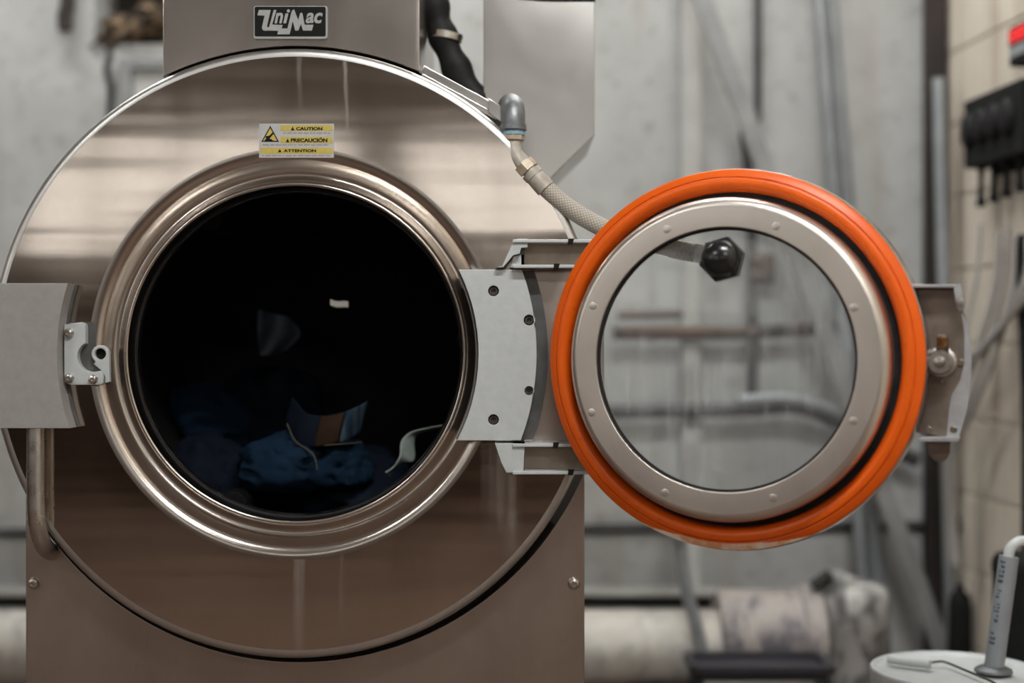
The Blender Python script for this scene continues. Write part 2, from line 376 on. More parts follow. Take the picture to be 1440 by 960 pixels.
ORG = {}
def add(name, g, mat, parent=None, smooth=35, label=None, kind=None, uv=None, recalc=True, mesh=None):
    V, F = g
    lo = Vector((min(v[0] for v in V), min(v[1] for v in V), min(v[2] for v in V))); hi = Vector((max(v[0] for v in V), max(v[1] for v in V), max(v[2] for v in V)))
    c = (lo+hi)/2
    if parent is None: c.z = lo.z
    me = bpy.data.meshes.new(name); me.from_pydata([tuple(Vector(v)-c) for v in V], [], [tuple(f) for f in F])
    if recalc:
        bm = bmesh.new(); bm.from_mesh(me); bmesh.ops.remove_doubles(bm, verts=bm.verts, dist=1e-6); bmesh.ops.recalc_face_normals(bm, faces=bm.faces); bm.to_mesh(me); bm.free()
    if smooth:
        me.polygons.foreach_set('use_smooth', [True]*len(me.polygons)); me.set_sharp_from_angle(angle=math.radians(smooth))
        wn = True
    me.materials.append(mat)
    if uv:
        ul = me.uv_layers.new(name='UVMap')
        for p in me.polygons:
            for li in p.loop_indices:
                ul.data[li].uv = uv(me.vertices[me.loops[li].vertex_index].co + c)
    o = bpy.data.objects.new(name, me); COL.objects.link(o)
    if smooth and smooth < 45: mw = o.modifiers.new('weighted_normals', 'WEIGHTED_NORMAL'); mw.keep_sharp = True
    ORG[o] = c
    if parent is not None: o.parent = parent; o.location = c-ORG[parent]
    else: o.location = c
    if label: o['label'] = label
    if kind: o['kind'] = kind
    return o
def thing(name, loc, label, cat, group=None):
    o = bpy.data.objects.new(name, None); o.empty_display_size = 0.05; COL.objects.link(o)
    o.location = loc; ORG[o] = Vector(loc); o['label'] = label; o['category'] = cat
    if group: o['group'] = group
    return o
def tag(o, label, cat, group=None):
    o['label'] = label; o['category'] = cat
    if group: o['group'] = group
    return o
def struct(name, g, mat, parent=None, smooth=None):
    o = add(name, g, mat, parent, smooth)
    if parent is None: o['kind'] = 'structure'
    return o
def prism(pts, z0, z1):
    n = len(pts)
    V = [Vector((x, y, z0)) for x, y in pts]+[Vector((x, y, z1)) for x, y in pts]
    return V, [tuple(range(n))[::-1], tuple(range(n, 2*n))]+[(i, (i+1) % n, (i+1) % n+n, i+n) for i in range(n)]
def share_copy(src, parent, delta):
    o = src.copy(); COL.objects.link(o); o.parent = parent; o.location = src.location+Vector(delta); ORG[o] = ORG[src]+Vector(delta); return o

# ------------------------------------------------------------------ the room
RXB, RXR = right_x(WALL_Y), right_x(REAR_Y)
struct('floor', prism([(LEFT_X-.2, REAR_Y-.2), (RXR+.3, REAR_Y-.2), (RXB+.3, WALL_Y+.6), (LEFT_X-.2, WALL_Y+.6)], -0.1, 0), floor_m)
struct('ceiling', prism([(LEFT_X-.2, REAR_Y-.2), (RXR+.3, REAR_Y-.2), (RXB+.3, WALL_Y+.6), (LEFT_X-.2, WALL_Y+.6)], CEIL_Z, CEIL_Z+.1), ceil_m)
# back wall with a broken-out hole at upper left
h0, h1 = W(133, 62, WALL_Y), W(330, -120, WALL_Y)
def yb(x0, x1, z0, z1, y0=WALL_Y, y1=WALL_Y+.25): return box(((x0+x1)/2, (y0+y1)/2, (z0+z1)/2), (x1-x0, y1-y0, z1-z0))
wb = join(yb(LEFT_X-.1, h0.x, 0, CEIL_Z), yb(h1.x, RXB+.15, 0, CEIL_Z), yb(h0.x, h1.x, 0, h0.z), yb(h0.x, h1.x, h1.z, CEIL_Z))
wall_back = struct('wall_back', wb, wall_m)
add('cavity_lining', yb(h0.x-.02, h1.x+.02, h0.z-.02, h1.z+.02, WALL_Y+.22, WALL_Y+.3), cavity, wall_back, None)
# right wall: mortar bed with single painted blocks near the camera
ang = math.atan(0.086)
def RW(s, off, z):     # s metres from the back corner towards the camera, off metres into the room
    dx, dy = math.sin(ang), -math.cos(ang)
    return Vector((RXB+dx*s-math.cos(ang)*off, WALL_Y+dy*s-math.sin(ang)*off, z))
def rwbox(s0, s1, o0, o1, z0, z1, bev=0.0):
    return xf(box(((s0+s1)/2, (o0+o1)/2, (z0+z1)/2), (s1-s0, o1-o0, z1-z0), bev), RW)
LEN = (WALL_Y-REAR_Y)/math.cos(ang)
wall_right = struct('wall_right', join(rwbox(0, 2.62, -.2, 0, 0, CEIL_Z), rwbox(2.62, LEN, -.2, 0.012, 0, CEIL_Z)), block_m)
wall_right.data.materials.clear(); wall_right.data.materials.append(block_m)
add('mortar_bed', rwbox(0, 2.62, 0, 0.0105, 0, 2.6), mortar_m, wall_right, None)
blk = None; half = None
BW, BH = 0.40, 0.2
for row in range(13):
    off = 0.0 if row % 2 == 0 else -0.2
    for k in range(8):
        s0 = off+k*BW; s1 = s0+BW
        if s1 > 2.62: continue
        z0 = row*BH-.008
        if s0 < 0:
            if half is None: half = add('block', rwbox(0.004, s1-.004, 0.004, 0.014, z0+.004, z0+BH-.004, .003), block_m, wall_right, None); hz = z0
            else: share_copy(half, wall_right, (0, 0, z0-hz))
            continue
        if blk is None: blk = add('block', rwbox(s0+.004, s1-.004, 0.004, 0.014, z0+.004, z0+BH-.004, .003), block_m, wall_right, None); bs, bz = s0, z0
        else: share_copy(blk, wall_right, RW(s0, 0, z0)-RW(bs, 0, bz))
# rear and left walls (behind the camera) with strip windows; daylight enters here
def wall_with_windows(name, axis, pos, a0, a1, wins, thick=0.2):
    """wins: (a0, a1, z0, z1); axis 'y' wall runs along x at y=pos, axis 'x' wall runs along y at x=pos"""
    def bb(p0, p1, z0, z1, t0=0.0, t1=thick):
        if axis == 'y': return box(((p0+p1)/2, pos-(t0+t1)/2, (z0+z1)/2), (p1-p0, t1-t0, z1-z0))
        return box((pos-(t0+t1)/2, (p0+p1)/2, (z0+z1)/2), (t1-t0, p1-p0, z1-z0))
    z0, z1 = wins[0][2], wins[0][3]
    gs = [bb(a0, a1, 0, z0), bb(a0, a1, z1, CEIL_Z)]; cur = a0
    for w in wins: gs.append(bb(cur, w[0], z0, z1)); cur = w[1]
    gs.append(bb(cur, a1, z0, z1))
    struct(name, join(*gs), room_m)
    for w in wins:
        WN[0] += 1
        fr = [bb(w[0], w[1], z0, z0+.05, .02, .12), bb(w[0], w[1], z1-.05, z1, .02, .12)]
        n = max(2, round((w[1]-w[0])/0.75))
        for i in range(n+1):
            p = w[0]+(w[1]-w[0])*i/n; fr.append(bb(max(w[0], p-.025), min(w[1], p+.025), z0, z1, .02, .12))
        for zz, hw in ((2.36, .065), (2.10, .04)): fr.append(bb(w[0], w[1], zz-hw, zz+hw, .02, .12))
        o = struct('window_%d' % WN[0], join(*fr), frame_m)
        add('pane', bb(w[0], w[1], z0, z1, .06, .066), pane_m, o, None)
        la = bpy.data.lights.new('window_portal', 'AREA'); la.shape = 'RECTANGLE'; la.cycles.is_portal = True
        lo = bpy.data.objects.new('window_portal', la); COL.objects.link(lo)
        la.size = w[1]-w[0]; la.size_y = z1-z0; mid = (w[0]+w[1])/2
        if axis == 'y': lo.location = (mid, pos-.15, (z0+z1)/2); lo.rotation_euler = (PI/2, 0, 0) if False else (-PI/2, 0, PI)
        else: lo.location = (pos-.15, mid, (z0+z1)/2); lo.rotation_euler = (0, -PI/2, 0); la.size, la.size_y = z1-z0, w[1]-w[0]
WN = [0]
wall_with_windows('wall_front', 'y', REAR_Y, LEFT_X, RXR, [(-4.0, -1.3, 1.84, 2.62), (-0.9, 1.6, 1.84, 2.62)])
wall_with_windows('wall_left', 'x', LEFT_X, REAR_Y, WALL_Y, [(-8.2, -4.6, 1.5, 2.7), (-3.6, -1.8, 1.5, 2.7)])

# ceiling lamps (fluorescent battens): the light they give sits in their builder
for i, (x, y) in enumerate(LAMP_SPOTS):
    where = ['ahead of the washer', 'deep in the room on the right', 'deep in the room on the left', 'near the back wall on the right', 'near the back wall on the left'][i]
    t = thing('ceiling_lamp', (x, y, CEIL_Z-.09), 'white twin tube ceiling lamp '+where, 'lamp', 'fluorescent lamps on the ceiling')
    add('housing', box((x, y, CEIL_Z-.025), (1.25, .18, .05), .006), lamp_body, t)
    for s_ in (-1, 1):
        add('lamp_tube', tube([(x-.6, y+s_*.045, CEIL_Z-.075), (x+.6, y+s_*.045, CEIL_Z-.075)], .013, 12), tube_lamp, t)
    la = bpy.data.lights.new('lamp_light', 'AREA'); la.shape = 'RECTANGLE'; la.size = 1.2; la.size_y = 0.16
    la.energy = LAMP_POWER[i]; la.color = LAMP_COLOR
    lo = bpy.data.objects.new('lamp_light', la); COL.objects.link(lo); lo.parent = t; lo.location = (0, 0, -.005)

# ------------------------------------------------------------------ washing machine
WY = 0.40
wm = thing('washing_machine', (WX, WY, 0), 'large stainless steel front-loading industrial washer with its round door open', 'washing machine')
def F0(u, v, w): return Vector((WX+u, -w, WZ+v))         # washer axis coordinates; w towards the camera
def FW(px, py, y=0.0):                                    # pixel to (u, v) at depth y
    p = W(px, py, y); return (p.x-WX, p.z-WZ)

prof = [(.498,-.075),(.505,-.07),(.510,-.05),(.512,-.02),(.5125,.002),(.5118,.008),(.5095,.0128),(.506,.0162),(.5015,.0178),(.497,.018),(.485,.018),(.44,.018),(.40,.018),(.37,.018),(.345,.0178)]
rimp = [tuple(p[:2]) for p in cr([(.345,.0178,0),(.337,.0172,0),(.3295,.0145,0),(.3235,.0085,0),(.318,.0000,0),(.311,-.0085,0),(.303,-.0115,0),(.298,-.009,0),(.294,-.003,0),(.2905,.005,0),(.2875,.0105,0),(.2845,.0125,0),(.2815,.011,0),(.2800,.006,0),(.2795,-.006,0),(.2790,-.030,0)], 4)]
add('panel_edge', xf(lathe(prof[:10], 192), F0), steel_edge, wm, 40, 'rolled satin edge of the front panel')
add('opening_rim', xf(lathe(rimp, 192), F0), steel_rim, wm, 40, 'rolled satin steel rim around the drum opening')
add('front_panel', xf(lathe(prof[9:], 192), F0), steel_panel, wm, 40, 'round brushed steel front panel with dished opening')
add('tub_lip', xf(lathe([(.2790,-.034),(.2765,-.031),(.2748,-.033),(.2742,-.040),(.276,-.048),(.290,-.052)], 128), F0), steel_lip, wm, 40)
add('lip_seal', xf(lathe([(.2795,-.0285),(.2775,-.029),(.2775,-.034),(.281,-.036)], 96), F0), black_rub, wm)
# drum
add('drum', xf(lathe([(.290,-.052),(.325,-.06),(.33,-.075),(.33,-.60),(.30,-.63),(.0,-.635)], 96), F0), drum_mat, wm, 40, 'perforated steel drum, painted near-black for the shade inside')
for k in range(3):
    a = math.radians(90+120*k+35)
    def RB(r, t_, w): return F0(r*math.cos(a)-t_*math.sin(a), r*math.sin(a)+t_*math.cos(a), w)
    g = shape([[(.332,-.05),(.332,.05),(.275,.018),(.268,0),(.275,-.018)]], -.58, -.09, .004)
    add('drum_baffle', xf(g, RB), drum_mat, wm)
# cylindrical shell and box body
add('shell', xf(lathe([(.496,-.07),(.500,-.08),(.500,-.78),(.49,-.80),(.0,-.80)], 128), F0), steel_house, wm, 40)
bx0, bx1 = W(36, 0, .03).x, W(822, 0, .03).x
zq = .88; rq = .5275
aq0 = math.degrees(math.atan2(zq-WZ, math.sqrt(rq*rq-(zq-WZ)**2)))
lp = [(bx1-WX, .06-WZ), (bx0-WX, .06-WZ), (bx0-WX, .742-WZ)]
ql, qr = bx0-WX, bx1-WX
al = math.degrees(math.atan2(-math.sqrt(max(0, rq*rq-ql*ql)), ql)); ar = math.degrees(math.atan2(-math.sqrt(max(0, rq*rq-qr*qr)), qr))
lp = [(qr, .06-WZ), (ql, .06-WZ)]+arc(0, 0, rq, al % 360, ar % 360, 60)
add('base_cabinet', xf(shape([lp], -.83, -.03, .002), F0), steel_skirt, wm, 35, 'plain steel base cabinet')
add('cabinet_gap_shade', xf(shape([arc(0, 0, .548, 214, 326, 50)+arc(0, 0, .495, 326, 214, 50)], -.060, -.052), F0), black_rub, wm)  # black ring stands in for the shadow in the gap round the panel
add('base_plinth', box(((bx0+bx1)/2, .43, .03), (bx1-bx0-.06, .74, .06), .004), cast_dark, wm)
for px in (47, 807):
    p = W(px, 820, .028)
    g = xf(lathe([(.0105,0),(.0100,.003),(.008,.006),(.0042,.0072),(.0040,.003),(.0,.003)], 20), lambda u, v, w: (p.x+u, .030-w, p.z+v))
    add('cabinet_screw', g, bolt_steel, wm)
# control housing above the drum with its arched lower edge
rz = .519; HX0, HX1 = W(229, 0, .004).x-WX, W(590, 0, .004).x-WX
a0 = math.degrees(math.acos(HX1/rz)); a1 = math.degrees(math.acos(HX0/rz))
lp = arc(0, 0, rz, a1, a0, 40)+[(HX1, .86), (HX0, .86)]
add('control_housing', xf(shape([lp], -.45, -.004, .0015), F0), steel_house, wm, 35, 'plain steel control housing with an arched lower edge')
add('housing_gap_shade', xf(shape([arc(0, 0, .530, a1-.5, a0+.5, 40)+arc(0, 0, .500, a0+.5, a1-.5, 40)], -.09, -.05), F0), black_rub, wm)  # dark filler behind the arched gap, in place of the shade there
# sloping sheet flanges on the shell, right of the housing
def bar(p0, p1, wid, th, y0, y1, px=True):
    a, b_ = Vector((p0[0], p0[1])), Vector((p1[0], p1[1])); d = (b_-a).normalized(); n = Vector((-d.y, d.x))
    return shape([[tuple(a+n*wid/2), tuple(b_+n*wid/2), tuple(b_-n*wid/2), tuple(a-n*wid/2)]], -y1, -y0, .001)
add('shell_flange', xf(bar(FW(594,98,.05), FW(706,158,.05), .014, 0, .045, .26), F0), steel_box, wm)
add('shell_flange', xf(bar(FW(592,105,.02), FW(704,166,.02), .009, 0, .03, .10), F0), steel_box, wm)
add('flange_bracket', xf(shape([[FW(687,138,.02),FW(706,150,.02),FW(706,173,.02),FW(687,158,.02)]], -.05, -.018, .001), F0), steel_box, wm)
# supply box
lp = [FW(680,-70,.2), FW(836,-70,.2), FW(836,190,.2), FW(785,240,.2), FW(735,290,.2), FW(680,290,.2)]
add('supply_box', xf(shape([lp], -.50, -.20, .0015), F0), steel_box, wm, 35, 'steel supply box with a slanted lower corner')
add('supply_box_seam', xf(shape([[FW(728,-6,.198), FW(837,-6,.198), FW(837,2,.198), FW(770,2,.198), FW(728,-1,.198)]], -.21, -.1985), F0), lab_black, wm)
p0 = [W(606,-70,.22), W(610,0,.22), W(621,45,.22), W(640,92,.22), W(668,140,.22), W(700,185,.24)]
pp = cr(p0, 6); add('supply_hose', tube(pp, [.026+.003*math.sin(i*1.1) for i in range(len(pp))], 16), black_rub, wm, 40, 'thick black rubber hose')
q = [W(617,52,.21)+Vector((0,0,0)), W(644,44,.21)]
add('hose_clamp', xf(lathe([(.029,-.006),(.031,-.006),(.031,.006),(.029,.006)], 24), lambda u, v, w: W(627,52,.22)+Vector((u*.98+w*.2, v, w+u*-.15))), bolt_steel, wm)

# badge
def BG(zx, zy): return FW(340+zx/8.975, zy/8.975, -.001)
bdg = add('badge', xf(shape([rrect(BG(150,0)[0], BG(1080,0)[0], BG(0,492)[1], BG(0,75)[1], .004)], .0045-.010, .0015, .0007), F0), badge_silver, wm, 35, 'black badge plate with silver lettering')
add('badge_field', xf(shape([rrect(BG(164,0)[0], BG(1060,0)[0], BG(0,460)[1], BG(0,86)[1], .0028)], .001, .0021), F0), badge_black, bdg)
U1 = [(218,128),(366,128),(320,335),(330,347),(346,345),(405,128),(440,128),(385,312),(518,318),(503,360),(578,362),(630,150),(648,124),(665,124),(680,170),(714,255),(738,172),(756,160),(768,175),(795,315),(905,315),(886,388),(775,388),(748,305),(716,388),(676,388),(645,268),(605,435),(450,435),(462,392),(340,388),(300,391),(272,386),(258,365),(257,345),(290,200),(200,195)]
g = shape([[BG(*p) for p in U1]], .0018, .0027)
for s_, x0, x1 in (('n', 415, 522), ('a', 808, 912), ('c', 915, 1024)):
    g = join(g, text_geom(s_, BG(x0,0)[0], BG(x1,0)[0], BG(0,297)[1], BG(0,163)[1], .0018, .0027, .25, .028))
g = join(g, shape([[BG(553,172),BG(590,172),BG(562,296),BG(525,296)]], .0018, .0027), shape([[BG(x, y) for x, y in circ(590,140,20,14)]], .0018, .0027))
add('badge_lettering', xf(g, F0), badge_silver, bdg)

# caution label
def LB(zx, zy): return FW(340+zx/9, 160+zy/9, -.018)
def lrect(x0, y0, x1, y1, w0, w1): return shape([[LB(x0,y1), LB(x1,y1), LB(x1,y0), LB(x0,y0)]], w0, w1)
lab = add('caution_label', xf(lrect(220,125,1165,555,.0181,.0188), F0), lab_white, wm, None, 'white and yellow caution sticker')
add('label_bar', xf(lrect(490,145,1150,217,.0187,.0191), F0), lab_yellow, lab, None)
add('label_bar', xf(lrect(490,292,1150,370,.0187,.0191), F0), lab_yellow, lab, None)
add('label_bar', xf(lrect(235,430,1150,505,.0187,.0191), F0), lab_yellow, lab, None)
add('warning_triangle', xf(shape([[LB(362,152),LB(472,355),LB(248,355)]], .0187, .0191), F0), lab_black, lab, None)
add('triangle_field', xf(shape([[LB(362,182),LB(449,341),LB(272,341)]], .0190, .0193), F0), lab_yellow, lab, None)
add('hand_symbol', xf(join(shape([[LB(290,341),LB(300,322),LB(340,312),(LB(375,322)),LB(400,341)]], .0192, .0195), shape([[LB(300,285),LB(350,278),LB(392,235),LB(408,250),LB(368,298),LB(350,318),LB(312,318)]], .0192, .0195)), F0), lab_black, lab, None)
def tri(x0, x1, y0, y1): return shape([[LB(x0,y1), LB((x0+x1)/2,y0), LB(x1,y1)]], .0190, .0194)
def ltext(s_, x0, x1, y0, y1): return text_geom(s_, LB(x0,0)[0], LB(x1,0)[0], LB(0,y1)[1], LB(0,y0)[1], .0190, .0194, 0, .045)
add('label_lettering', xf(join(tri(622,668,165,210), ltext('CAUTION',690,1022,168,210), tri(558,606,314,360), ltext('PRECAUCIÓN',620,1085,300,360), tri(458,506,446,487), ltext('ATTENTION',530,942,450,487)), F0), lab_black, lab, None)
rnd = random.Random(3); gs = []
for (x0, x1, yy) in ((525,1120,245),(262,1130,395),(255,1135,530)):
    x = x0
    while x < x1-20:
        wl = rnd.uniform(25, 85); gs.append(lrect(x, yy-9, min(x+wl, x1), yy+7, .0187, .0190)); x += wl+14
add('fine_print', xf(join(*gs), F0), lab_grey, lab, None, kind='stuff')

# latch cover at the left (casting with concentric arc sides)
def sector(r0, r1, zt, zb, side):
    """outline between two arcs about the washer axis, cut level at top and bottom; side -1 left, +1 right"""
    def pts(r, n=14): return [(side*math.sqrt(r*r-z*z), z) for z in [zb+(zt-zb)*i/n for i in range(n+1)]]
    return pts(r0)+pts(r1)[::-1]
zt, zb = FW(0,398,-.06)[1], FW(0,602,-.06)[1]
add('latch_cover', xf(shape([sector(.384, .503, zt, zb, -1)], .017, .062, .0012), F0), cast_grey, wm, 35, 'grey cast latch cover with curved sides')
add('latch_cover_base', xf(shape([sector(.380, .49, zt-.002, zb+.002, -1)], .014, .024), F0), cast_dark, wm)
# striker with hook and loop
def SK(zx, zy): return FW(zx/3.842, 370+zy/3.842, -.03)
cc = (505, 505)
hook = [SK(*p) for p in [(352,332),(440,318),(462,328),(467,345),(467,425)]]
hook += [SK(505+82*math.cos(math.radians(a)), 505-82*math.sin(math.radians(a))) for a in range(118, 292, 12)]
hook += [SK(*p) for p in [(556,578),(562,610),(560,648),(545,657),(385,657),(352,640)]]
skp = add('striker_plate', xf(shape([hook], .019, .036, .0015), F0), cast_blue, wm, 35, 'hooked latch striker plate')
loop = [SK(541+48*math.cos(math.radians(a)), 490-48*math.sin(math.radians(a))) for a in range(-10, 250, 13)]
loop = [SK(590,500)]+loop+[SK(505,545),SK(548,580),SK(566,612),SK(566,648),SK(592,640)]
add('striker_loop', xf(shape([loop, [SK(541+30*math.cos(a*PI/12), 490-30*math.sin(a*PI/12)) for a in range(24)]], .019, .030, .0015), F0), cast_blue, skp)
add('loop_hole_disc', xf(shape([[SK(541+31*math.cos(a*PI/12), 490-31*math.sin(a*PI/12)) for a in range(24)]], .018, .021), F0), lab_black, skp)  # flat black disc filling the loop's hole
add('striker_back', xf(shape([[SK(*p) for p in [(352,320),(500,318),(508,335),(508,440),(560,520),(588,560),(585,650),(352,655)]]], .016, .0205), F0), cast_dark, skp)
for (zx, zy) in ((381,376),(382,619),(511,625)):
    u0, v0 = SK(zx, zy)
    g = lathe([(.0078,.035),(.0078,.039),(.006,.0425),(.0032,.0435),(.003,.041),(0,.041)], 20)
    add('striker_bolt', xf(g, lambda u, v, w: F0(u0+u, v0+v, w)), bolt_steel, skp)
# handle bar below the latch cover
hp = cr([W(50,560,-.040), W(50,620,-.042), W(50,690,-.042), W(52,735,-.040), W(58,760,-.026), W(66,772,-.004), W(72,776,.035)], 8)
add('handle_bar', tube(hp, .0145, 20), steel_bar, wm, 50, 'bent steel tube handle')

# hinge block with four sunk screws
zt, zb = FW(0,379,-.045)[1], FW(0,619,-.045)[1]
hb_lp = sector(.3085, .405, zt, zb, 1)
screws = [FW(px, py, -.05) for px, py in ((694,409),(744,450),(744,549),(694,590))]
hb = add('hinge_block', xf(shape([hb_lp]+[circ(u, v, .0088, 20) for u, v in screws], .016, .050, .0012), F0), cast_blue, wm, 35, 'smooth blue-grey hinge block with four sunk screws')
add('hinge_block_base', xf(shape([sector(.3055, .424, zt-.001, zb+.001, 1)], .012, .030), F0), cast_dark, hb)
for u0, v0 in screws:
    add('hinge_screw', xf(lathe([(.0086,.032),(.0086,.043),(.007,.0455),(.0038,.0455),(.0034,.0415),(0,.0415)], 18), lambda u, v, w: F0(u0+u, v0+v, w)), bolt_dark, hb)
# hinge arms: open channels of cast metal
def arm(up):
    if up:
        y_t, y_b, x_l, x_r = 337, 377, 735, 850
        cast_lp = [(697,376),(706,374),(722,340),(727,336),(742,336),(742,348),(733,349),(731,357),(722,359),(708,376)]
        rib_lp = [(717,376),(722,360),(733,357),(738,357),(738,376)]
    else:
        y_t, y_b, x_l, x_r = 623, 666, 735, 850
        cast_lp = [(696,623),(738,623),(736,664),(712,664),(705,650)]
        rib_lp = None
    yd = -.055
    t = add('hinge_arm', xf(shape([[FW(x_l-6,y_t+3,yd), FW(x_r,y_t+3,yd), FW(x_r,y_b-3,yd), FW(x_l-6,y_b-3,yd)]], .022, .030, .001), F0), arm_inner, wm, 35, 'brown-stained steel hinge arm')
    for yy in (y_t, y_b-4.5):
        add('arm_flange', xf(shape([[FW(x_l-14,yy,yd), FW(x_r,yy,yd), FW(x_r,yy+4.5,yd), FW(x_l-14,yy+4.5,yd)]], .022, .066, .0008), F0), cast_blue, t)
    add('arm_end', xf(shape([[FW(x,y,yd) for x, y in cast_lp]], .018, .062, .0012), F0), cast_blue, t)
    if rib_lp: add('arm_rib', xf(shape([[FW(x,y,yd) for x, y in rib_lp]], .018, .05, .001), F0), cast_blue, t)
    add('arm_stop', xf(shape([[FW(x_l-2,y_t+4,yd), FW(x_l+3,y_t+4,yd), FW(x_l+3,y_b-4,yd), FW(x_l-2,y_b-4,yd)]], .03, .05), F0), cast_dark, t)
    for xx, yy in ((802, y_t), (782, y_b-5)) if up else ((781, y_t), (802, y_b-5)):
        add('arm_clip', xf(shape([[FW(xx-3,yy-1,yd), FW(xx+5,yy-1,yd), FW(xx+3,yy+6,yd), FW(xx-4,yy+6,yd)]], .05, .067), F0), lab_black, t)
arm(True); arm(False)
add('hinge_web', xf(shape([[FW(748,380,-.03), FW(850,380,-.03), FW(850,620,-.03), FW(748,620,-.03)]], .006, .020, .001), F0), steel_skirt, wm)

# ------------------------------------------------------------------ the door (swung open to the right)
TH = math.radians(22)
DC = Vector((.341, -.180, .972)); EX = Vector((math.cos(TH), -math.sin(TH), 0)); EN = Vector((-math.sin(TH), -math.cos(TH), 0)); EZ = Vector((0, 0, 1))
def D0(u, v, w): return DC+EX*u+EZ*v+EN*w
def DP(px, py, w=0.0):
    o = Vector((0, -CAM_D, CAM_Z)); d = Vector(((px-720)/FPX, 1, -(py-480)/FPX))
    t = ((DC+EN*w)-o).dot(EN)/d.dot(EN); p = o+d*t-DC
    return (p.dot(EX), p.z)
door = add('door', xf(lathe([(.262,-.045),(.290,-.045),(.296,-.042),(.2985,-.036),(.2985,-.004),(.2965,.000),(.290,.001),(.250,.001),(.250,-.045),(.262,-.045)], 160), D0), steel_lip, wm, 40, 'round washer door with orange gasket and glass')
gp = [tuple(p[:2]) for p in cr([(.2950,.000,0),(.2957,.009,0),(.2950,.0135,0)], 4)]
gp += [(.2938,.0150),(.2890,.0178),(.2834,.0208),(.2828,.0206),(.2823,.0196),(.2817,.0198),(.2811,.0220)]
gp += [tuple(p[:2]) for p in cr([(.2804,.0228,0),(.2775,.0241,0),(.2725,.0246,0),(.2675,.0230,0),(.2632,.0188,0),(.2608,.0120,0),(.2600,.001,0)], 5)]
gk = add('gasket', xf(lathe(gp, 192), D0), gasket_m, door, 30, 'bright orange rubber door gasket')
# worn strip on the gasket's lower outer lip
V, Fc = [], []
N = 60
for i in range(N+1):
    a = math.radians(241+54*i/N); k = math.sin(PI*i/N)
    wob = mnoise.noise(Vector((i*.22, 3, 0)))*.25
    ro, ri = .2950, .2948-(.0104)*min(1.0, max(0.05, k*1.3+wob*k))
    for r in (ro, ri):
        wv = .0142+(.2950-r)/.0116*.0066
        V.append(Vector((r*math.cos(a), r*math.sin(a), wv+.0006)))
for i in range(N): Fc.append((2*i, 2*i+1, 2*i+3, 2*i+2))
add('gasket_worn_edge', xf((V, Fc), D0), worn, door, None)
add('groove_shade', xf(lathe([(.2602,.004),(.2500,.004)], 128), D0), black_rub, door)  # black ring paints the shadow between gasket and door ring
rp = [(.2500,-.04),(.2500,.030)]+[tuple(p[:2]) for p in cr([(.2495,.038,0),(.2470,.0465,0),(.2420,.0525,0),(.2370,.0548,0),(.2330,.055,0)], 5)]+[(.2040,.055),(.2025,.054),(.2020,.050),(.2020,.030)]
add('door_ring', xf(lathe(rp, 192), D0), steel_ring, door, 40, 'pressed steel door ring')
add('glass_seal', xf(lathe([(.2022,.0485),(.1985,.0485),(.1985,.044),(.2022,.044)], 128), D0), black_rub, door)
V, Fc = lathe([(r, .043+.006*(1-(r/.2)**2)) for r in (.2005,.17,.14,.11,.08,.05,.02)], 96, cap1=True)
add('door_glass', xf((V, Fc), D0), glass_m, door, 60, 'clear door glass with limescale drips')
for (px, py) in ((938,322),(1091,318),(1201,432),(1200,592),(1087,700),(935,693),(832,580),(834,430)):
    u0, v0 = DP(px, py, .055)
    add('rivet', xf(lathe([(.0062,.0546),(.0060,.0553),(.0050,.0556),(0,.0557)], 18), lambda u, v, w: D0(u0+u, v0+v, w)), steel_ring, door)
# black domed hex cap through the glass
u0, v0 = DP(1014, 364, .065)
hexp = [(.0355*math.cos(math.radians(60*i+14)), .0355*math.sin(math.radians(60*i+14))) for i in range(6)]
cap = add('inlet_cap', xf(shape([[(u0+a, v0+b_) for a, b_ in hexp]], .046, .067, .003), D0), black_gloss, door, 30, 'glossy black hexagonal inlet cap')
add('cap_dome', xf(lathe([(.0300,.064),(.0292,.069),(.0255,.0765),(.0185,.0825),(.0095,.0858),(0,.0868)], 40), lambda u, v, w: D0(u0+u-.001, v0+v, w)), black_gloss, door, 60)
add('inlet_spindle', xf(lathe([(.015,.046),(.015,.010),(.018,.010),(.018,-.004),(0,-.004)], 20), lambda u, v, w: D0(u0+u, v0+v, w)), bolt_steel, door)
# latch plate at the door's free edge
yd = -.030
def arcpts(n=12): return [( .2985*math.cos(a), .2985*math.sin(a)) for a in [math.radians(-21.5+43*i/n) for i in range(n+1)]]
right = [DP(*p, yd) for p in ((1353,404),(1354,438),(1361,452),(1366,500),(1366,535),(1360,575),(1348,616))]
lpv = arcpts()+right
add('latch_plate', xf(shape([lpv], yd-.004, yd, .0008), D0), latch_plate, door, 35, 'brown-stained steel latch plate')
add('latch_edge', xf(shape([[DP(*p, yd+.002) for p in ((1352,440),(1361,452),(1366,500),(1366,535),(1360,575),(1348,616),(1331,614),(1334,580),(1338,556),(1350,535),(1356,510),(1356,470))]], yd, yd+.0012, .0004), D0), latch_edge, door)
add('latch_rail', xf(shape([[DP(*p, yd) for p in ((1279,401),(1354,401),(1354,405),(1279,405))]], yd, yd+.030, .0008), D0), latch_edge, door)
add('latch_rail', xf(shape([[DP(*p, yd) for p in ((1296,613),(1351,613),(1349,619),(1294,619))]], yd, yd+.030, .0008), D0), latch_edge, door)
tb = add('latch_bracket', xf(shape([[DP(*p, yd+.024) for p in ((1341,402),(1352,402),(1356,432),(1350,437),(1346,432))]], yd+.016, yd+.030, .0008), D0), latch_edge, door)
u1, v1 = DP(1350.5, 425, yd+.03)
add('latch_bolt', xf(lathe([(.0062,.0),(.0062,.004),(.004,.0065),(0,.0068)], 16), lambda u, v, w: D0(u1+u, v1+v, yd+.029+w)), bolt_steel, door)
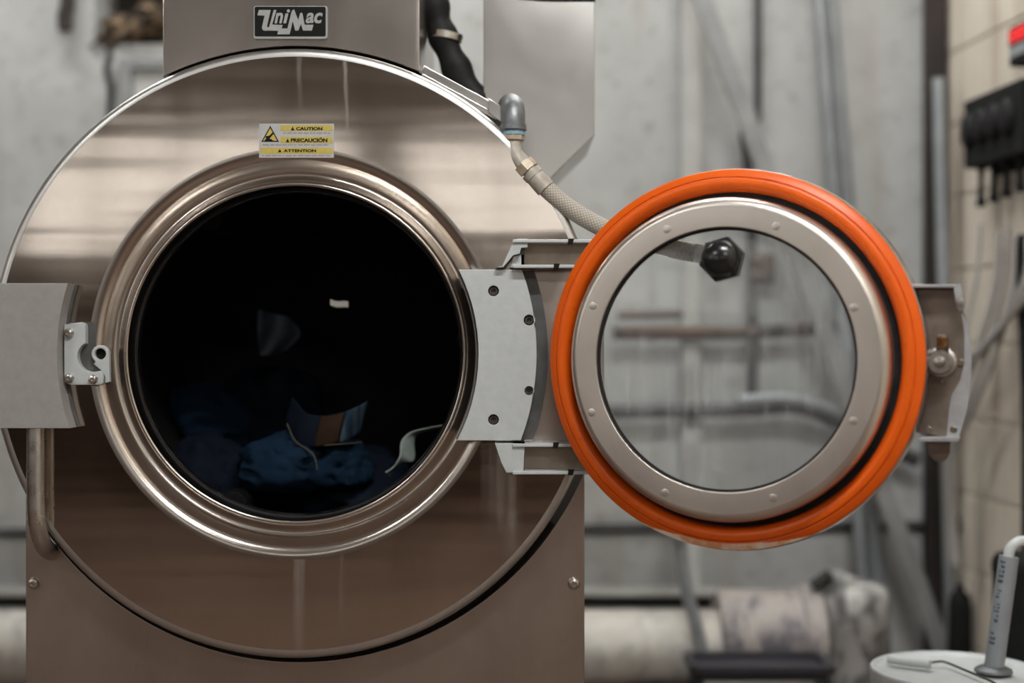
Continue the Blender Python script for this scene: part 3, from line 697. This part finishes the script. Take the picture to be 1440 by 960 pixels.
add('pull_tab', xf(shape([[DP(*p, yd-.006) for p in ((1303,614),(1337,614),(1336,637),(1331,646),(1322,650),(1313,647),(1306,638))]], yd-.012, yd-.004, .001), D0), latch_plate, door)
u2, v2 = DP(1322, 509, yd+.02)
add('latch_roller', xf(lathe([(.0225,0),(.0225,.003),(.016,.006),(.0185,.012),(.0185,.026),(.0165,.030),(.0085,.030),(.0075,.033),(.006,.041),(0,.042)], 32), lambda u, v, w: D0(u2+u, v2+v, yd+w)), bolt_steel, door, 40, 'steel latch roller')
u3, v3 = DP(1325, 489, yd+.014)
add('latch_spring', xf(tube([(u3, v3-.008, yd+.010), (u3, v3+.003, yd+.013)], .0095, 18), D0), bolt_dark, door)
add('latch_nipple', xf(tube([(u3, v3+.002, yd+.012), (u3, v3+.016, yd+.015)], .0078, 18), D0), brass, door)
add('nipple_tip', xf(tube([(u3, v3+.015, yd+.015), (u3, v3+.019, yd+.016)], .0062, 18), D0), bolt_steel, door)
for (px, py) in ((1351,510),(1326,536),(1306,604),(1341,604)):
    u4, v4 = DP(px, py, yd)
    add('latch_rivet', xf(lathe([(.0054,-.001),(.0054,.0016),(.0044,.0024),(.004,.0012),(0,.0012)], 16), lambda u, v, w: D0(u4+u, v4+v, yd+w)), latch_plate, door)
for (px, py) in ((1294,448),(1292,570),(1299,513)):
    u5, v5 = DP(px, py, yd)
    add('latch_stud', xf(lathe([(.0034,-.002),(.0034,.003),(.002,.0055),(0,.006)], 12), lambda u, v, w: D0(u5+u, v5+v, yd+w)), bolt_steel, door)

# ------------------------------------------------------------------ water hose from the shell to the door
ey = .01
pe = [W(704,160,.10), W(712,152,.04), W(721,147,.015), W(722,160,ey), W(722,182,ey)]
add('elbow_fitting', tube(cr([W(716,150,.14), W(718,148,.06), W(721,152,.012), W(721.5,166,-.002), W(721.5,183,-.002)], 7), .0205, 20), galv, wm, 50, 'grey galvanised elbow fitting')
def vring(px, py, y, rs, mat, name, seg=24, lab_=None):
    c = W(px, py, y); add(name, xf(lathe(rs, seg), lambda u, v, w: c+Vector((u, v, w))), mat, wm, 30, lab_)
vring(721.5, 181, -.002, [(.0,.006),(.0225,.006),(.0228,-.002),(.0215,-.004),(0,-.004)], galv, 'elbow_collar', 12)
vring(721.5, 187, -.002, [(.0,.004),(.0195,.004),(.0195,-.004),(0,-.004)], blue_tape, 'thread_tape')
vring(721.5, 193, -.002, [(.0,.006),(.0195,.005),(.0195,-.005),(.017,-.007),(0,-.007)], tan_nut, 'hose_nut', 8)
hpts = [W(722,196,-.002), W(721,208,-.004), W(726,222,-.006), W(737,234,-.010), W(748,244,-.012)]
add('hose_elbow', tube(cr(hpts, 6), .0145, 18), pvc_grey, wm, 50)
hd = (W(764,262,-.014)-W(734,230,-.009)).normalized()
c0 = W(735,231,-.009)
add('hose_clamp', tube([c0, c0+hd*.016], .0195, 8), tan_nut, wm, 20)
add('hose_clamp', tube([c0+hd*.019, c0+hd*.030], .0185, 20), pvc_grey, wm, 30)
add('crimp_sleeve', tube([c0+hd*.030, c0+hd*.058], .0172, 20), pvc_grey, wm, 30)
u6 = D0(u0, v0, -.002)
crimp_a = W(952, 350, u6.y+.055)
hp = cr([c0+hd*.05, W(790,285,-.012), W(830,311,-.008), W(872,330,-.002), W(915,341,-.012), crimp_a], 10)
L_ = 0; acc = [0]
for i in range(1, len(hp)): L_ += (hp[i]-hp[i-1]).length; acc.append(L_)
def hose_uv(co):
    best = min(range(len(hp)), key=lambda i: (hp[i]-co).length_squared)
    d = co-hp[best]; t = (hp[min(best+1,len(hp)-1)]-hp[max(best-1,0)]).normalized()
    n = t.cross(Vector((0,1,0))).normalized(); bn = t.cross(n)
    return (abs(math.atan2(d.dot(bn), d.dot(n)))/PI*1.0, acc[best]/.045)
add('water_hose', tube(hp, .0155, 18), hose_m, wm, 50, 'beige braided water hose', uv=hose_uv, recalc=False)
e2 = W(980, 356, u6.y+.018)
add('hose_ferrule', tube([crimp_a-(e2-crimp_a).normalized()*.01, e2], [.0165,.0155], 20), bolt_steel, wm, 30)
add('ferrule_nut', tube([e2, e2+(u6-e2).normalized()*.012], .0165, 6), bolt_steel, wm, 20)
add('inlet_elbow', tube(cr([e2, (e2+u6)/2+Vector((0,.004,0)), D0(u0, v0, -.004), D0(u0, v0, .012)], 5), .012, 14), bolt_steel, wm, 40)

# ------------------------------------------------------------------ washing inside the drum
def sheet(fn, nu, nv, th=0.003):
    V, F = [], []
    for i in range(nu+1):
        for j in range(nv+1): V.append(Vector(fn(i/nu, j/nv)))
    for i in range(nu):
        for j in range(nv): a = i*(nv+1)+j; F.append((a, a+1, a+nv+2, a+nv+1))
    return V, F
def solid(o, th=.003, sub=1):
    md = o.modifiers.new('thickness', 'SOLIDIFY'); md.thickness = th
    if sub: ms = o.modifiers.new('smooth', 'SUBSURF'); ms.levels = sub; ms.render_levels = sub
    return o
def lump(c, s, seed, amp=.25, n=28):
    """crumpled cloth mound"""
    V, F = [], []
    for i in range(n+1):
        th = PI*i/n
        for j in range(n*2):
            ph = PI*j/n; d = Vector((math.sin(th)*math.cos(ph), math.sin(th)*math.sin(ph), math.cos(th)))
            k = 1+amp*(mnoise.noise(d*1.6+Vector((seed, 0, 0)))+.6*(1-2*abs(mnoise.noise(d*3.1+Vector((0, seed, 0)))))-.4)
            V.append(Vector((c[0]+d.x*s[0]*k, c[1]+d.y*s[1]*k, c[2]+d.z*s[2]*k)))
    m2 = n*2
    for i in range(n):
        for j in range(m2): F.append((i*m2+j, i*m2+(j+1) % m2, (i+1)*m2+(j+1) % m2, (i+1)*m2+j))
    return V, F
dz = WZ-.33                              # drum floor
# heap of dark work trousers
def heap(px, py, y, s, seed, mat, name, label, cat):
    c = W(px, py, y); return tag(add(name, lump(c, s, seed), mat, None, 80), label, cat, None)
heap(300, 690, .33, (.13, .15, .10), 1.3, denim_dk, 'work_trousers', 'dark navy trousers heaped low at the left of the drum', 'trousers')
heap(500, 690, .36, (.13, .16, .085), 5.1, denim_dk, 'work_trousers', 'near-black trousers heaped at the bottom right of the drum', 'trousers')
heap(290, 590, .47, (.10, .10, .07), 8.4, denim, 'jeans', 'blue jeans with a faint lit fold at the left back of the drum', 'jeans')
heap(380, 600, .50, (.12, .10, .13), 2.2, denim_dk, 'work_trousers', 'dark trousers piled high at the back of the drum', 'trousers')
# jeans with leather patch: waistband loop, seat and leg
c = W(455, 600, .20)
j = thing('jeans', W(440, 668, .22), 'blue jeans with a brown leather waistband patch in the middle of the drum', 'jeans')
def band(s, t, r=0):
    p = cr([W(402,590,.24), W(410,600,.20), W(425,615,.16), W(455,617,.135), W(490,608,.15), W(512,596,.20)], 8)
    k = s*(len(p)-1); i = min(int(k), len(p)-2); q = p[i].lerp(p[i+1], k-i)
    up = Vector((.012, .012, .058))
    return q+up*(t-.25)+Vector((0, -.004, 0))*math.sin(t*PI)
solid(add('waistband', sheet(lambda s, t: band(s, t), 40, 6), denim_dk, j), .004)
pa = lambda s, t: band(.53+s*.20, t*.95+.03)+Vector((0, -.006, 0))
solid(add('leather_patch', sheet(pa, 8, 6), leather, j), .003)
solid(add('back_pocket', sheet(lambda s, t: band(.735+s*.24, t)+Vector((0, -.005-.003*math.sin(s*9), 0)), 12, 6), denim_fade, j), .003)
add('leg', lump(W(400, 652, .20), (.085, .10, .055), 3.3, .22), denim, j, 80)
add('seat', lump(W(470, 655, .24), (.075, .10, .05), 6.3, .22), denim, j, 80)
sp = cr([W(404,596,.185), W(414,618,.150), W(432,632,.128), W(442,642,.118), W(446,660,.112)], 8)
add('seam_stitching', tube(sp, .0016, 6), stitch, j)
add('seam_stitching', tube(cr([W(456,626,.122), W(482,624,.135), W(508,622,.165)], 8), .0013, 6), stitch, j)
# pale cloth corner
pts_a = [W(628,596,.19), W(600,603,.17), W(575,608,.16), W(563,618,.15), W(561,640,.14), W(552,658,.135), W(541,664,.13)]
def pale(s, t):
    p = cr(pts_a, 8); k = s*(len(p)-1); i = min(int(k), len(p)-2); q = p[i].lerp(p[i+1], k-i)
    wdt = .005+.034*math.exp(-((s-.5)/.14)**2)+.006*math.exp(-((s-1)/.08)**2)
    return q+Vector((.6*t*wdt, .02*t, -t*wdt*.9+.003*math.sin(9*s)))
tag(solid(add('towel', sheet(pale, 40, 6), cloth_pale), .003), 'pale grey-green towel with a bright folded edge at the drum\'s lower right', 'towel')
def grey(s, t):
    x = 352+62*s+10*math.sin(3*t); y = 432+72*t+18*s*math.sin(2+2*t)
    return W(x, y, .36+.03*math.sin(7*s+3*t)-.03*t)
tag(solid(add('shirt', sheet(lambda s, t: grey(.5+(s-.5)*(.55+.45*math.sin(t*PI*.9+.25)), t), 16, 16), cloth_grey), .004), 'dim blue-grey shirt bunched on top of the heap in the drum', 'shirt')
tag(solid(add('highlight_scrap', sheet(lambda s, t: W(464+26*s, 420+5*s+9*t+1.5*math.sin(5*s), .20+.01*s), 10, 4), cloth_white), .003), 'small white scrap of cloth added for a highlight high in the dark drum', 'cloth')  # white scrap put in for a small highlight of unknown source

# ------------------------------------------------------------------ things along the back wall
Y1 = WALL_Y-.03
def pipe(name, pts, r, mat, label, cat, seg=14, group=None, sm=6):
    return tag(add(name, tube(cr(pts, sm) if len(pts) > 2 else [Vector(p) for p in pts], r, seg), mat, None, 50), label, cat, group)
def seg_floor_ceiling(p_top, p_bot, z0=0.0, z1=CEIL_Z):
    a, b_ = Vector(p_top), Vector(p_bot); d = (a-b_)/(a.z-b_.z)
    return [b_+d*(z0-b_.z), b_+d*(z1-b_.z)]
pipe('conduit_pipe', seg_floor_ceiling(W(1152,0,Y1-.075), W(1209,750,Y1-.075)), .017, conduit, 'grey conduit leaning at the wall, left one of the close pair right of the door', 'pipe', group='pair of leaning conduits')
pipe('conduit_pipe', seg_floor_ceiling(W(1168,0,Y1-.032), W(1230,750,Y1-.032)), .020, conduit, 'grey conduit leaning at the wall, right one of the close pair right of the door', 'pipe', group='pair of leaning conduits')
# long leaning strut
s0, s1 = seg_floor_ceiling(W(988,0,Y1-.15), W(1268,760,Y1-.15))
d = (s1-s0).normalized(); nrm = d.cross(Vector((0,1,0))).normalized()
g = shape([[(-.024,0),(.024,0),(.024,(s1-s0).length),(-.024,(s1-s0).length)]], -.012, .012, .002)
tag(add('leaning_strut', xf(g, lambda u, v, w: s0+d*v+nrm*u+Vector((0,-w,0))), strut_m), 'long flat grey strut leaning diagonally across the back wall', 'strut')
# dark cable with hooked end, and the rusty rod below it
pipe('hanging_rod', [W(1066,-260,Y1), W(1066,60,Y1), W(1066,150,Y1), W(1064,168,Y1-.01), W(1054,178,Y1-.01), W(1046,181,Y1-.01)], .011, conduit_dk, 'thin dark rod hanging from above with a hooked lower end', 'rod')
pipe('rusty_rod', [W(1046,186,Y1-.02), W(1052,235,Y1-.02), W(1058,330,Y1-.02), W(1058,560,Y1-.02)], .014, conduit_dk, 'dark upright rod behind the door glass', 'rod')
jb = W(1072, 378, Y1-.02)
tag(add('junction_box', box((jb.x, jb.y, jb.z), (.065, .05, .085), .008), rust), 'small rusty junction box on the upright rod behind the glass', 'box')
pipe('rusty_pipe', [W(862,468,Y1-.062), W(960,468,Y1-.062), W(1050,468,Y1-.062), W(1148,462,Y1-.062)], .019, rust, 'rusty horizontal pipe on the wall seen through the door glass', 'pipe')
pipe('copper_stub', [W(868,444,Y1-.04), W(960,442,Y1-.04)], .010, rust, 'short thin rusty pipe above the rusty horizontal pipe', 'pipe')
kb = W(1170, 464, Y1-.02); tag(add('wall_socket', xf(lathe([(0,.03),(.018,.03),(.022,.02),(.022,-.03),(0,-.03)], 16), lambda u, v, w: kb+Vector((u, -w, v))), conduit_dk), 'dark round fitting on the wall right of the rusty pipe', 'fitting')
pipe('wall_pipe', [W(760,580,Y1-.06), W(900,578,Y1-.06), W(1040,576,Y1-.06), W(1110,572,Y1-.06), W(1150,582,Y1-.06), W(1215,612,Y1-.06), W(1290,648,Y1-.06)], .020, conduit_dk, 'black wall pipe bending down at its right end behind the door glass', 'pipe')
pipe('pale_pipe', [W(1040,562,Y1-.11), W(1110,560,Y1-.11), W(1165,574,Y1-.11), W(1230,602,Y1-.11)], .014, conduit, 'pale grey tube lying along the bent black wall pipe', 'pipe')
tag(add('water_line', tube([W(-120,749,Y1+.016), W(500,747,Y1+.016), W(1348,738,Y1+.016)], .013, 12), conduit_dk, None, 50), 'thin black pipe running level along the whole back wall', 'pipe')
kb2 = W(1351, 737, Y1-.10); tag(add('valve_knob', xf(lathe([(0,.03),(.022,.03),(.03,.015),(.03,-.02),(.02,-.03),(0,-.03)], 16), lambda u, v, w: kb2+Vector((w, u, v))), conduit_dk), 'black round valve knob at the right end of the thin level pipe', 'knob')
# white upright batten
b0, b1 = W(958, 0, Y1), W(984, 0, Y1)
tag(add('wall_batten', box(((b0.x+b1.x)/2, Y1+.005, CEIL_Z/2), (b1.x-b0.x, .05, CEIL_Z), .006), white_paint), 'white painted upright batten on the back wall above the door', 'batten')
# channel beam above the drain; its dark web stands in for a shadowed gap
z_t, z_b = W(0,834,Y1-.1).z, W(0,858,Y1-.1).z; x0, x1 = W(-150,0,Y1-.1).x, W(1015,0,Y1-.1).x
ch = thing('channel_beam', ((x0+x1)/2, Y1-.06, z_b), 'low steel channel beam along the wall, pale top edge over a dark painted shadow strip', 'beam')
add('shade_web', box(((x0+x1)/2, Y1-.035, (z_t+z_b)/2), (x1-x0, .03, z_t-z_b), .002), beam_dk, ch)
add('top_flange', box(((x0+x1)/2, Y1-.075, z_t), (x1-x0, .11, .010), .002), pale_steel, ch)
# drain pipe with coupling and elbow
yd_ = 1.28
zc = W(0, 912, yd_).z; rr = .100
dp = thing('drain_pipe', (W(900,0,yd_).x, yd_, 0), 'thick dirty off-white drain pipe with coupling and elbow low behind the washer', 'pipe')
add('pipe_run', tube([(W(-200,0,yd_).x, yd_, zc), (W(1060,0,yd_).x, yd_, zc)], rr, 40), drain_a, dp, 50)
X = lambda px: W(px, 0, yd_).x
def xl(prof, seg=40): return xf(lathe(prof, seg), lambda u, v, w: (w, yd_+u, zc+.02+v))
add('coupling', xl([(.09,X(1008)),(.128,X(1008)),(.134,X(1016)),(.134,X(1120)),(.146,X(1124)),(.146,X(1148)),(.13,X(1152)),(.09,X(1152))]), drain_b, dp, 40, 'dirt-crusted coupling')
ex_, et_ = X(1199), W(0, 820, yd_-.02).z
add('elbow', xf(lathe([(0,.0),(.098,.0),(.098,et_-.12),(.106,et_-.11),(.106,et_-.035),(.100,et_-.016),(.085,et_-.004),(.06,et_),(0,et_+.002)], 40), lambda u, v, w: (ex_+u*.9, yd_+v, w)), drain_c, dp, 50, 'mottled pipe elbow')
hc = W(1180, 822, yd_-.02)
add('elbow_lug', lump(hc+Vector((0,0,-.012)), (.048, .045, .045), 4.4, .18, 14), drain_c, dp, 80)
add('lug_bolt', tube([hc+Vector((-.075,-.03,.0)), hc+Vector((-.03,-.04,.035))], .016, 10), beam_dk, dp)
for px in (-60, 900): add('cradle', box((X(px), yd_, (zc-rr)/2+.01), (.09, .18, zc-rr+.03), .004), beam_dk, dp)
# thin pale stand pipe in front of the drain
sp_ = [W(955,745,1.16), W(957,770,1.16), W(966,830,1.16), W(984,900,1.16), W(992,960,1.16)]; sp_.append(Vector((sp_[-1].x+.01, 1.16, 0)))
pipe('stand_pipe', [W(954,690,1.5), W(954,725,1.35), *sp_], .0165, conduit, 'thin pale upright pipe crossing in front of the drain pipe', 'pipe')
# black crate under the coupling
ca, cb = W(972,925,1.02), W(1158,925,1.02)
bn = thing('storage_bin', ((ca.x+cb.x)/2, 1.06, 0), 'black plastic bin on the floor below the drain coupling', 'bin')
bm = bmesh.new()
g = shape([rrect(ca.x, cb.x, .94, 1.09, .02)], 0, ca.z-.012, .003)
add('bin_body', g, bin_black, bn)
add('bin_rim', shape([rrect(ca.x-.012, cb.x+.012, .928, 1.102, .024), rrect(ca.x+.01, cb.x-.01, .95, 1.08, .016)], ca.z-.020, ca.z, .003), bin_black, bn)
g = shape([rrect(ca.x+.02, cb.x-.04, .932, .938, .002)], ca.z-.048, ca.z-.036, .001)
add('bin_ridge', g, pale_steel, bn)
# corner post, conduit beside it, black cylinder in the corner
pa_, pb_ = W(1301,0,Y1-.02), W(1327,0,Y1-.02)
tag(add('corner_post', box(((pa_.x+pb_.x)/2, Y1-.025, CEIL_Z/2), (pb_.x-pa_.x, .06, CEIL_Z), .004), rustbeam), 'dark rust-brown square post in the room corner', 'post')
t0, t1 = W(1320,110,Y1-.14), W(1338,920,Y1-.14); dd = (t1-t0)/(t1.z-t0.z); bt = t0+dd*(0-t0.z)
tag(add('corner_conduit', tube([bt, t0], .0165, 16), conduit, None, 50), 'grey pipe standing in front of the dark corner post', 'pipe')
kc = W(1358, 0, 1.3)
cyl = tag(add('gas_bottle', xf(lathe([(0,.002),(.028,.002),(.030,.02),(.030,.30),(.026,.33),(.012,.345),(.010,.36),(0,.36)], 20), lambda u, v, w: (kc.x+.004+u, 1.36+v, w-.002)), disp_black, None, 40), 'small black cylinder on the floor in the corner', 'cylinder')
# left: electrical box, cable, rag in the broken hole
ea, eb = W(165,78,Y1-.06), W(262,200,Y1-.06)
eb_t = thing('electrical_box', ((ea.x+eb.x)/2, WALL_Y, eb.z), 'pale metal electrical box with raised frame at the upper left wall', 'electrical box')
xm, zm = (ea.x+eb.x)/2, (ea.z+eb.z)/2; ww, hh = eb.x-ea.x, ea.z-eb.z
add('box_body', box((xm, WALL_Y-.03, zm), (ww-.02, .06, hh-.02), .003), pale_steel, eb_t)
g = shape([rrect(ea.x, eb.x, eb.z, ea.z, .004), rrect(ea.x+.035, eb.x-.035, eb.z+.035, ea.z-.035, .004)], 0, .03, .004)
add('box_frame', xf(g, lambda u, v, w: (u, WALL_Y-.05-w, v)), strut_m, eb_t)
add('box_door', box((xm, WALL_Y-.064, zm), (ww-.075, .008, hh-.075), .002), white_paint, eb_t)
pipe('hanging_cable', [W(148,58,Y1), W(155,75,Y1), W(150,98,Y1), W(156,125,Y1), W(155,160,Y1), W(157,260,Y1)], .009, cavity, 'dark frayed cable hanging beside the electrical box', 'cable')
pipe('hanging_cable', [W(93,-80,Y1), W(95,0,Y1), W(91,22,Y1), W(92,44,Y1)], [.020]*18+[.008], cavity, 'short dark cable end high at the left edge of the wall', 'cable')
rg = W(205, 38, WALL_Y+.06)
V, Fc = lump(rg, (.13, .09, .05), 9.7, .5, 36)
V = [Vector((v.x, v.y, v.z+(v.x-rg.x)*.42))+Vector((mnoise.noise(v*23), mnoise.noise(v*23+Vector((5,0,0))), mnoise.noise(v*19+Vector((0,7,0)))))*.03 for v in V]
tag(add('insulation_wad', (V, Fc), tan_rag, None, 80), 'torn tan wad of insulation sticking out of the broken wall hole', 'insulation')

# ------------------------------------------------------------------ right wall: controller and chemical dispenser
def RS(px):       # distance along the right wall for a pixel column
    k = (px-720)/FPX; lo_, hi_ = 0.0, 3.0
    for _ in range(40):
        m_ = (lo_+hi_)/2; p = RW(m_, .05, 0)
        if p.x/(p.y+CAM_D) < k: lo_ = m_
        else: hi_ = m_
    return lo_
def RZ(s_, off, py):
    p = RW(s_, off, 0); return CAM_Z-(py-480)*(p.y+CAM_D)/FPX
sL = RS(1376); sR = sL+.34
zT, zB = RZ(sL, .1, 143), RZ(sL, .1, 238)
dsp = thing('chemical_dispenser', RW((sL+sR)/2, .02, zB), 'black wall-mounted chemical dispenser with pump covers and hanging tubes', 'dispenser')
add('housing', rwbox(sL, sR, .014, .09, zB, zT, .006), disp_black, dsp)
add('mount_plate', rwbox(sL+.02, sR-.02, .010, .02, zB-.02, zT+.01, .002), disp_black, dsp)
sp_x = [sL+.045+.075*i for i in range(4)]
for s_ in sp_x:
    g = xf(lathe([(.030,.0),(.030,.012),(.024,.020),(.010,.024),(0,.0245)], 24), lambda u, v, w: RW(s_+u, .088+w, (zT+zB)/2+.005+v*1.5))
    add('pump_cover', g, disp_face, dsp, 50)
    for q_ in (-.004,):
        zz = zB-.075-.02*((s_*37) % 1)
        add('tube_connector', tube([RW(s_+q_, .06, zB+.01), RW(s_+q_, .06, zB-.03), RW(s_+q_*1.3, .06, zz)], [.011, .007, .010], 10), disp_black, dsp)
        add('tube_nut', tube([RW(s_+q_*1.3, .06, zz+.008), RW(s_+q_*1.3, .06, zz-.010)], .013, 6), disp_black, dsp)
ends = [(1372, 560), (1366, 600), (1370, 640), (1372, 540), (1366, 530), (1374, 620)]
starts = [(1385, 315), (1410, 325), (1432, 330), (1452, 335), (1470, 330), (1420, 322)]
for i, ((ax, ay), (bx_, by_)) in enumerate(zip(starts, ends)):
    sa, sb = RS(ax), RS(bx_); za, zb_ = RZ(sa, .06, ay), RZ(sb, .10, by_)
    p = [RW(sa, .06, za), RW(sa, .07, za-(za-zb_)*.3), RW(sa*.55+sb*.45, .10, za-(za-zb_)*.72), RW(sb, .11, zb_), RW(sb-.04, .10, zb_-.16), RW(sb-.03, .09, max(.42, zb_-.7))]
    add('feed_tube', tube(cr(p, 6), .0085 if i else .005, 10), tube_clear, dsp, 50)
# black cable bundle right of the tubes
sc_ = RS(1442)
pipe('cable_bundle', [RW(sc_, .05, RZ(sc_, .05, 330)), RW(sc_-.01, .05, RZ(sc_, .05, 380)), RW(sc_+.012, .05, RZ(sc_, .05, 560)), RW(sc_+.015, .05, RZ(sc_, .05, 760)), RW(sc_+.015, .05, 0)], .016, disp_black, 'black cable bundle running down the right wall beside the clear tubes', 'cable')
# controller with red digits
sL2 = RS(1427); sR2 = sL2+.20; zT2, zB2 = RZ(sL2, .06, 39), RZ(sL2, .06, 95)
ct = thing('wall_controller', RW((sL2+sR2)/2, .02, zB2), 'black wall controller with a glowing red display at the upper right', 'controller')
add('housing', rwbox(sL2, sR2, .014, .065, zB2, zT2, .005), disp_black, ct)
zmid = zB2+(zT2-zB2)*.52
add('display', rwbox(sL2+.004, sR2-.01, .063, .068, zmid, zT2-.008, .001), led_dim, ct)
for k in range(4):
    s_ = sL2+.022+.04*k; a_, b_ = zmid+.006, zT2-.014; h_ = (a_+b_)/2
    sg = [rwbox(s_, s_+.024, .067, .070, q-.002, q+.002) for q in (a_, h_, b_)]+[rwbox(s_+o_-.002, s_+o_+.002, .067, .070, a_, b_) for o_ in (0, .024)]
    add('digit', join(*sg), led_red, ct, None)
add('keypad', rwbox(sL2+.006, sR2-.012, .063, .067, zB2+.02, zmid-.004, .001), conduit, ct)

# ------------------------------------------------------------------ bucket with suction pipe
BY = .20; bc = W(1345, 0, BY); bx = bc.x; ztop = W(0, 940, BY).z
bk = thing('chemical_pail', (bx, BY, 0), 'white plastic chemical pail with a lid and wire handle', 'pail')
def BK(u, v, w): return Vector((bx+u, BY+v, w))
add('pail_body', xf(lathe([(0,.004),(.128,.004),(.131,.0),(.133,.006),(.143,ztop-.09),(.150,ztop-.088),(.150,ztop-.078),(.143,ztop-.076),(.144,ztop-.03),(.0,ztop-.03)], 64), BK), bucket_m, bk, 40)
lid = add('lid', xf(lathe([(.146,ztop-.034),(.1535,ztop-.034),(.1545,ztop-.004),(.152,ztop),(.147,ztop),(.144,ztop-.004),(.140,ztop-.0065),(.0,ztop-.006)], 72), BK), bucket_m, bk, 40, 'white pail lid')
ga, gb = W(1248,921,BY-.005), W(1309,928,BY-.06)
ga.z = ztop+.008; gb.z = ztop+.008
def onlid(px, py, zz=ztop):     # where the pixel ray meets the lid plane
    t = (CAM_Z-zz)/((py-480)/FPX); return Vector(((px-720)/FPX*t, t-CAM_D, zz))
ga, gb = onlid(1249, 926, ztop+.008), onlid(1308, 934, ztop+.008)
add('handle_grip', tube([ga, gb], .0085, 14), bucket_m, bk, 40)
hw_ = [gb-(gb-ga)*.1, onlid(1318,930,ztop+.006), onlid(1330,931,ztop+.005), onlid(1362,944,ztop+.004), onlid(1395,958,ztop+.004), onlid(1425,972,ztop+.004), Vector((bx+.155, BY-.05, ztop-.01))]
add('handle_wire', tube(cr(hw_, 5), .0022, 8), bolt_dark, bk, 50)
# suction pipe through the lid
pb0 = onlid(1397, 944, ztop); ptop = W(1419, 782, pb0.y)
sn = thing('suction_pipe', pb0-Vector((0, 0, .0)), 'grey plastic suction pipe with printed marks standing in the pail lid', 'pipe')
ax_ = (ptop-pb0).normalized()
add('pipe_body', tube([pb0, ptop], .0175, 24), pvc_pipe, sn, 40)
add('lid_flange', xf(lathe([(.0175,.010),(.024,.009),(.033,.004),(.034,.0),(0,.0)], 32), lambda u, v, w: pb0+Vector((u, v, w+.0005))), galv, sn, 40)
add('outlet_tube', tube(cr([ptop-ax_*.01, ptop+ax_*.012, ptop+Vector((.016, 0, .026)), ptop+Vector((.036, .01, .026)), ptop+Vector((.07, .03, .015)), ptop+Vector((.12, .09, -.06))], 6), .0095, 14), bucket_m, sn, 50)
rnd = random.Random(5); gs = []
side = ax_.cross(Vector((0,1,0))).normalized()
def ptp(t_, a_): return pb0.lerp(ptop, t_)+(side*math.cos(a_)+Vector((0,-1,0))*math.sin(a_))*.0178
t_ = .24
while t_ < .97:
    ln = rnd.uniform(.018, .04)
    if not (.36 < t_ < .40 or .70 < t_ < .76):
        for a_ in (.38, .58, .78):
            if rnd.random() < .75:
                da = .17; q_ = [ptp(t_, a_), ptp(t_+ln*rnd.uniform(.4,.9), a_), ptp(t_+ln*rnd.uniform(.4,.9), a_+da), ptp(t_, a_+da)]
                gs.append((q_, [(0,1,2,3)]))
    t_ += ln+.008
add('printed_marks', join(*gs), print_blue, sn, None, kind='stuff')
# black drum of product behind the pail
kd = W(1470, 0, .75)
tag(add('product_drum', xf(lathe([(0,.0),(.10,.0),(.105,.01),(.105,.34),(.108,.345),(.108,.36),(.10,.37),(.02,.375),(.02,.40),(0,.40)], 40), lambda u, v, w: (1.168+u*.94, .75+v*.94, w*1.42)), disp_black, None, 40), 'black product drum on the floor behind the suction pipe', 'drum')
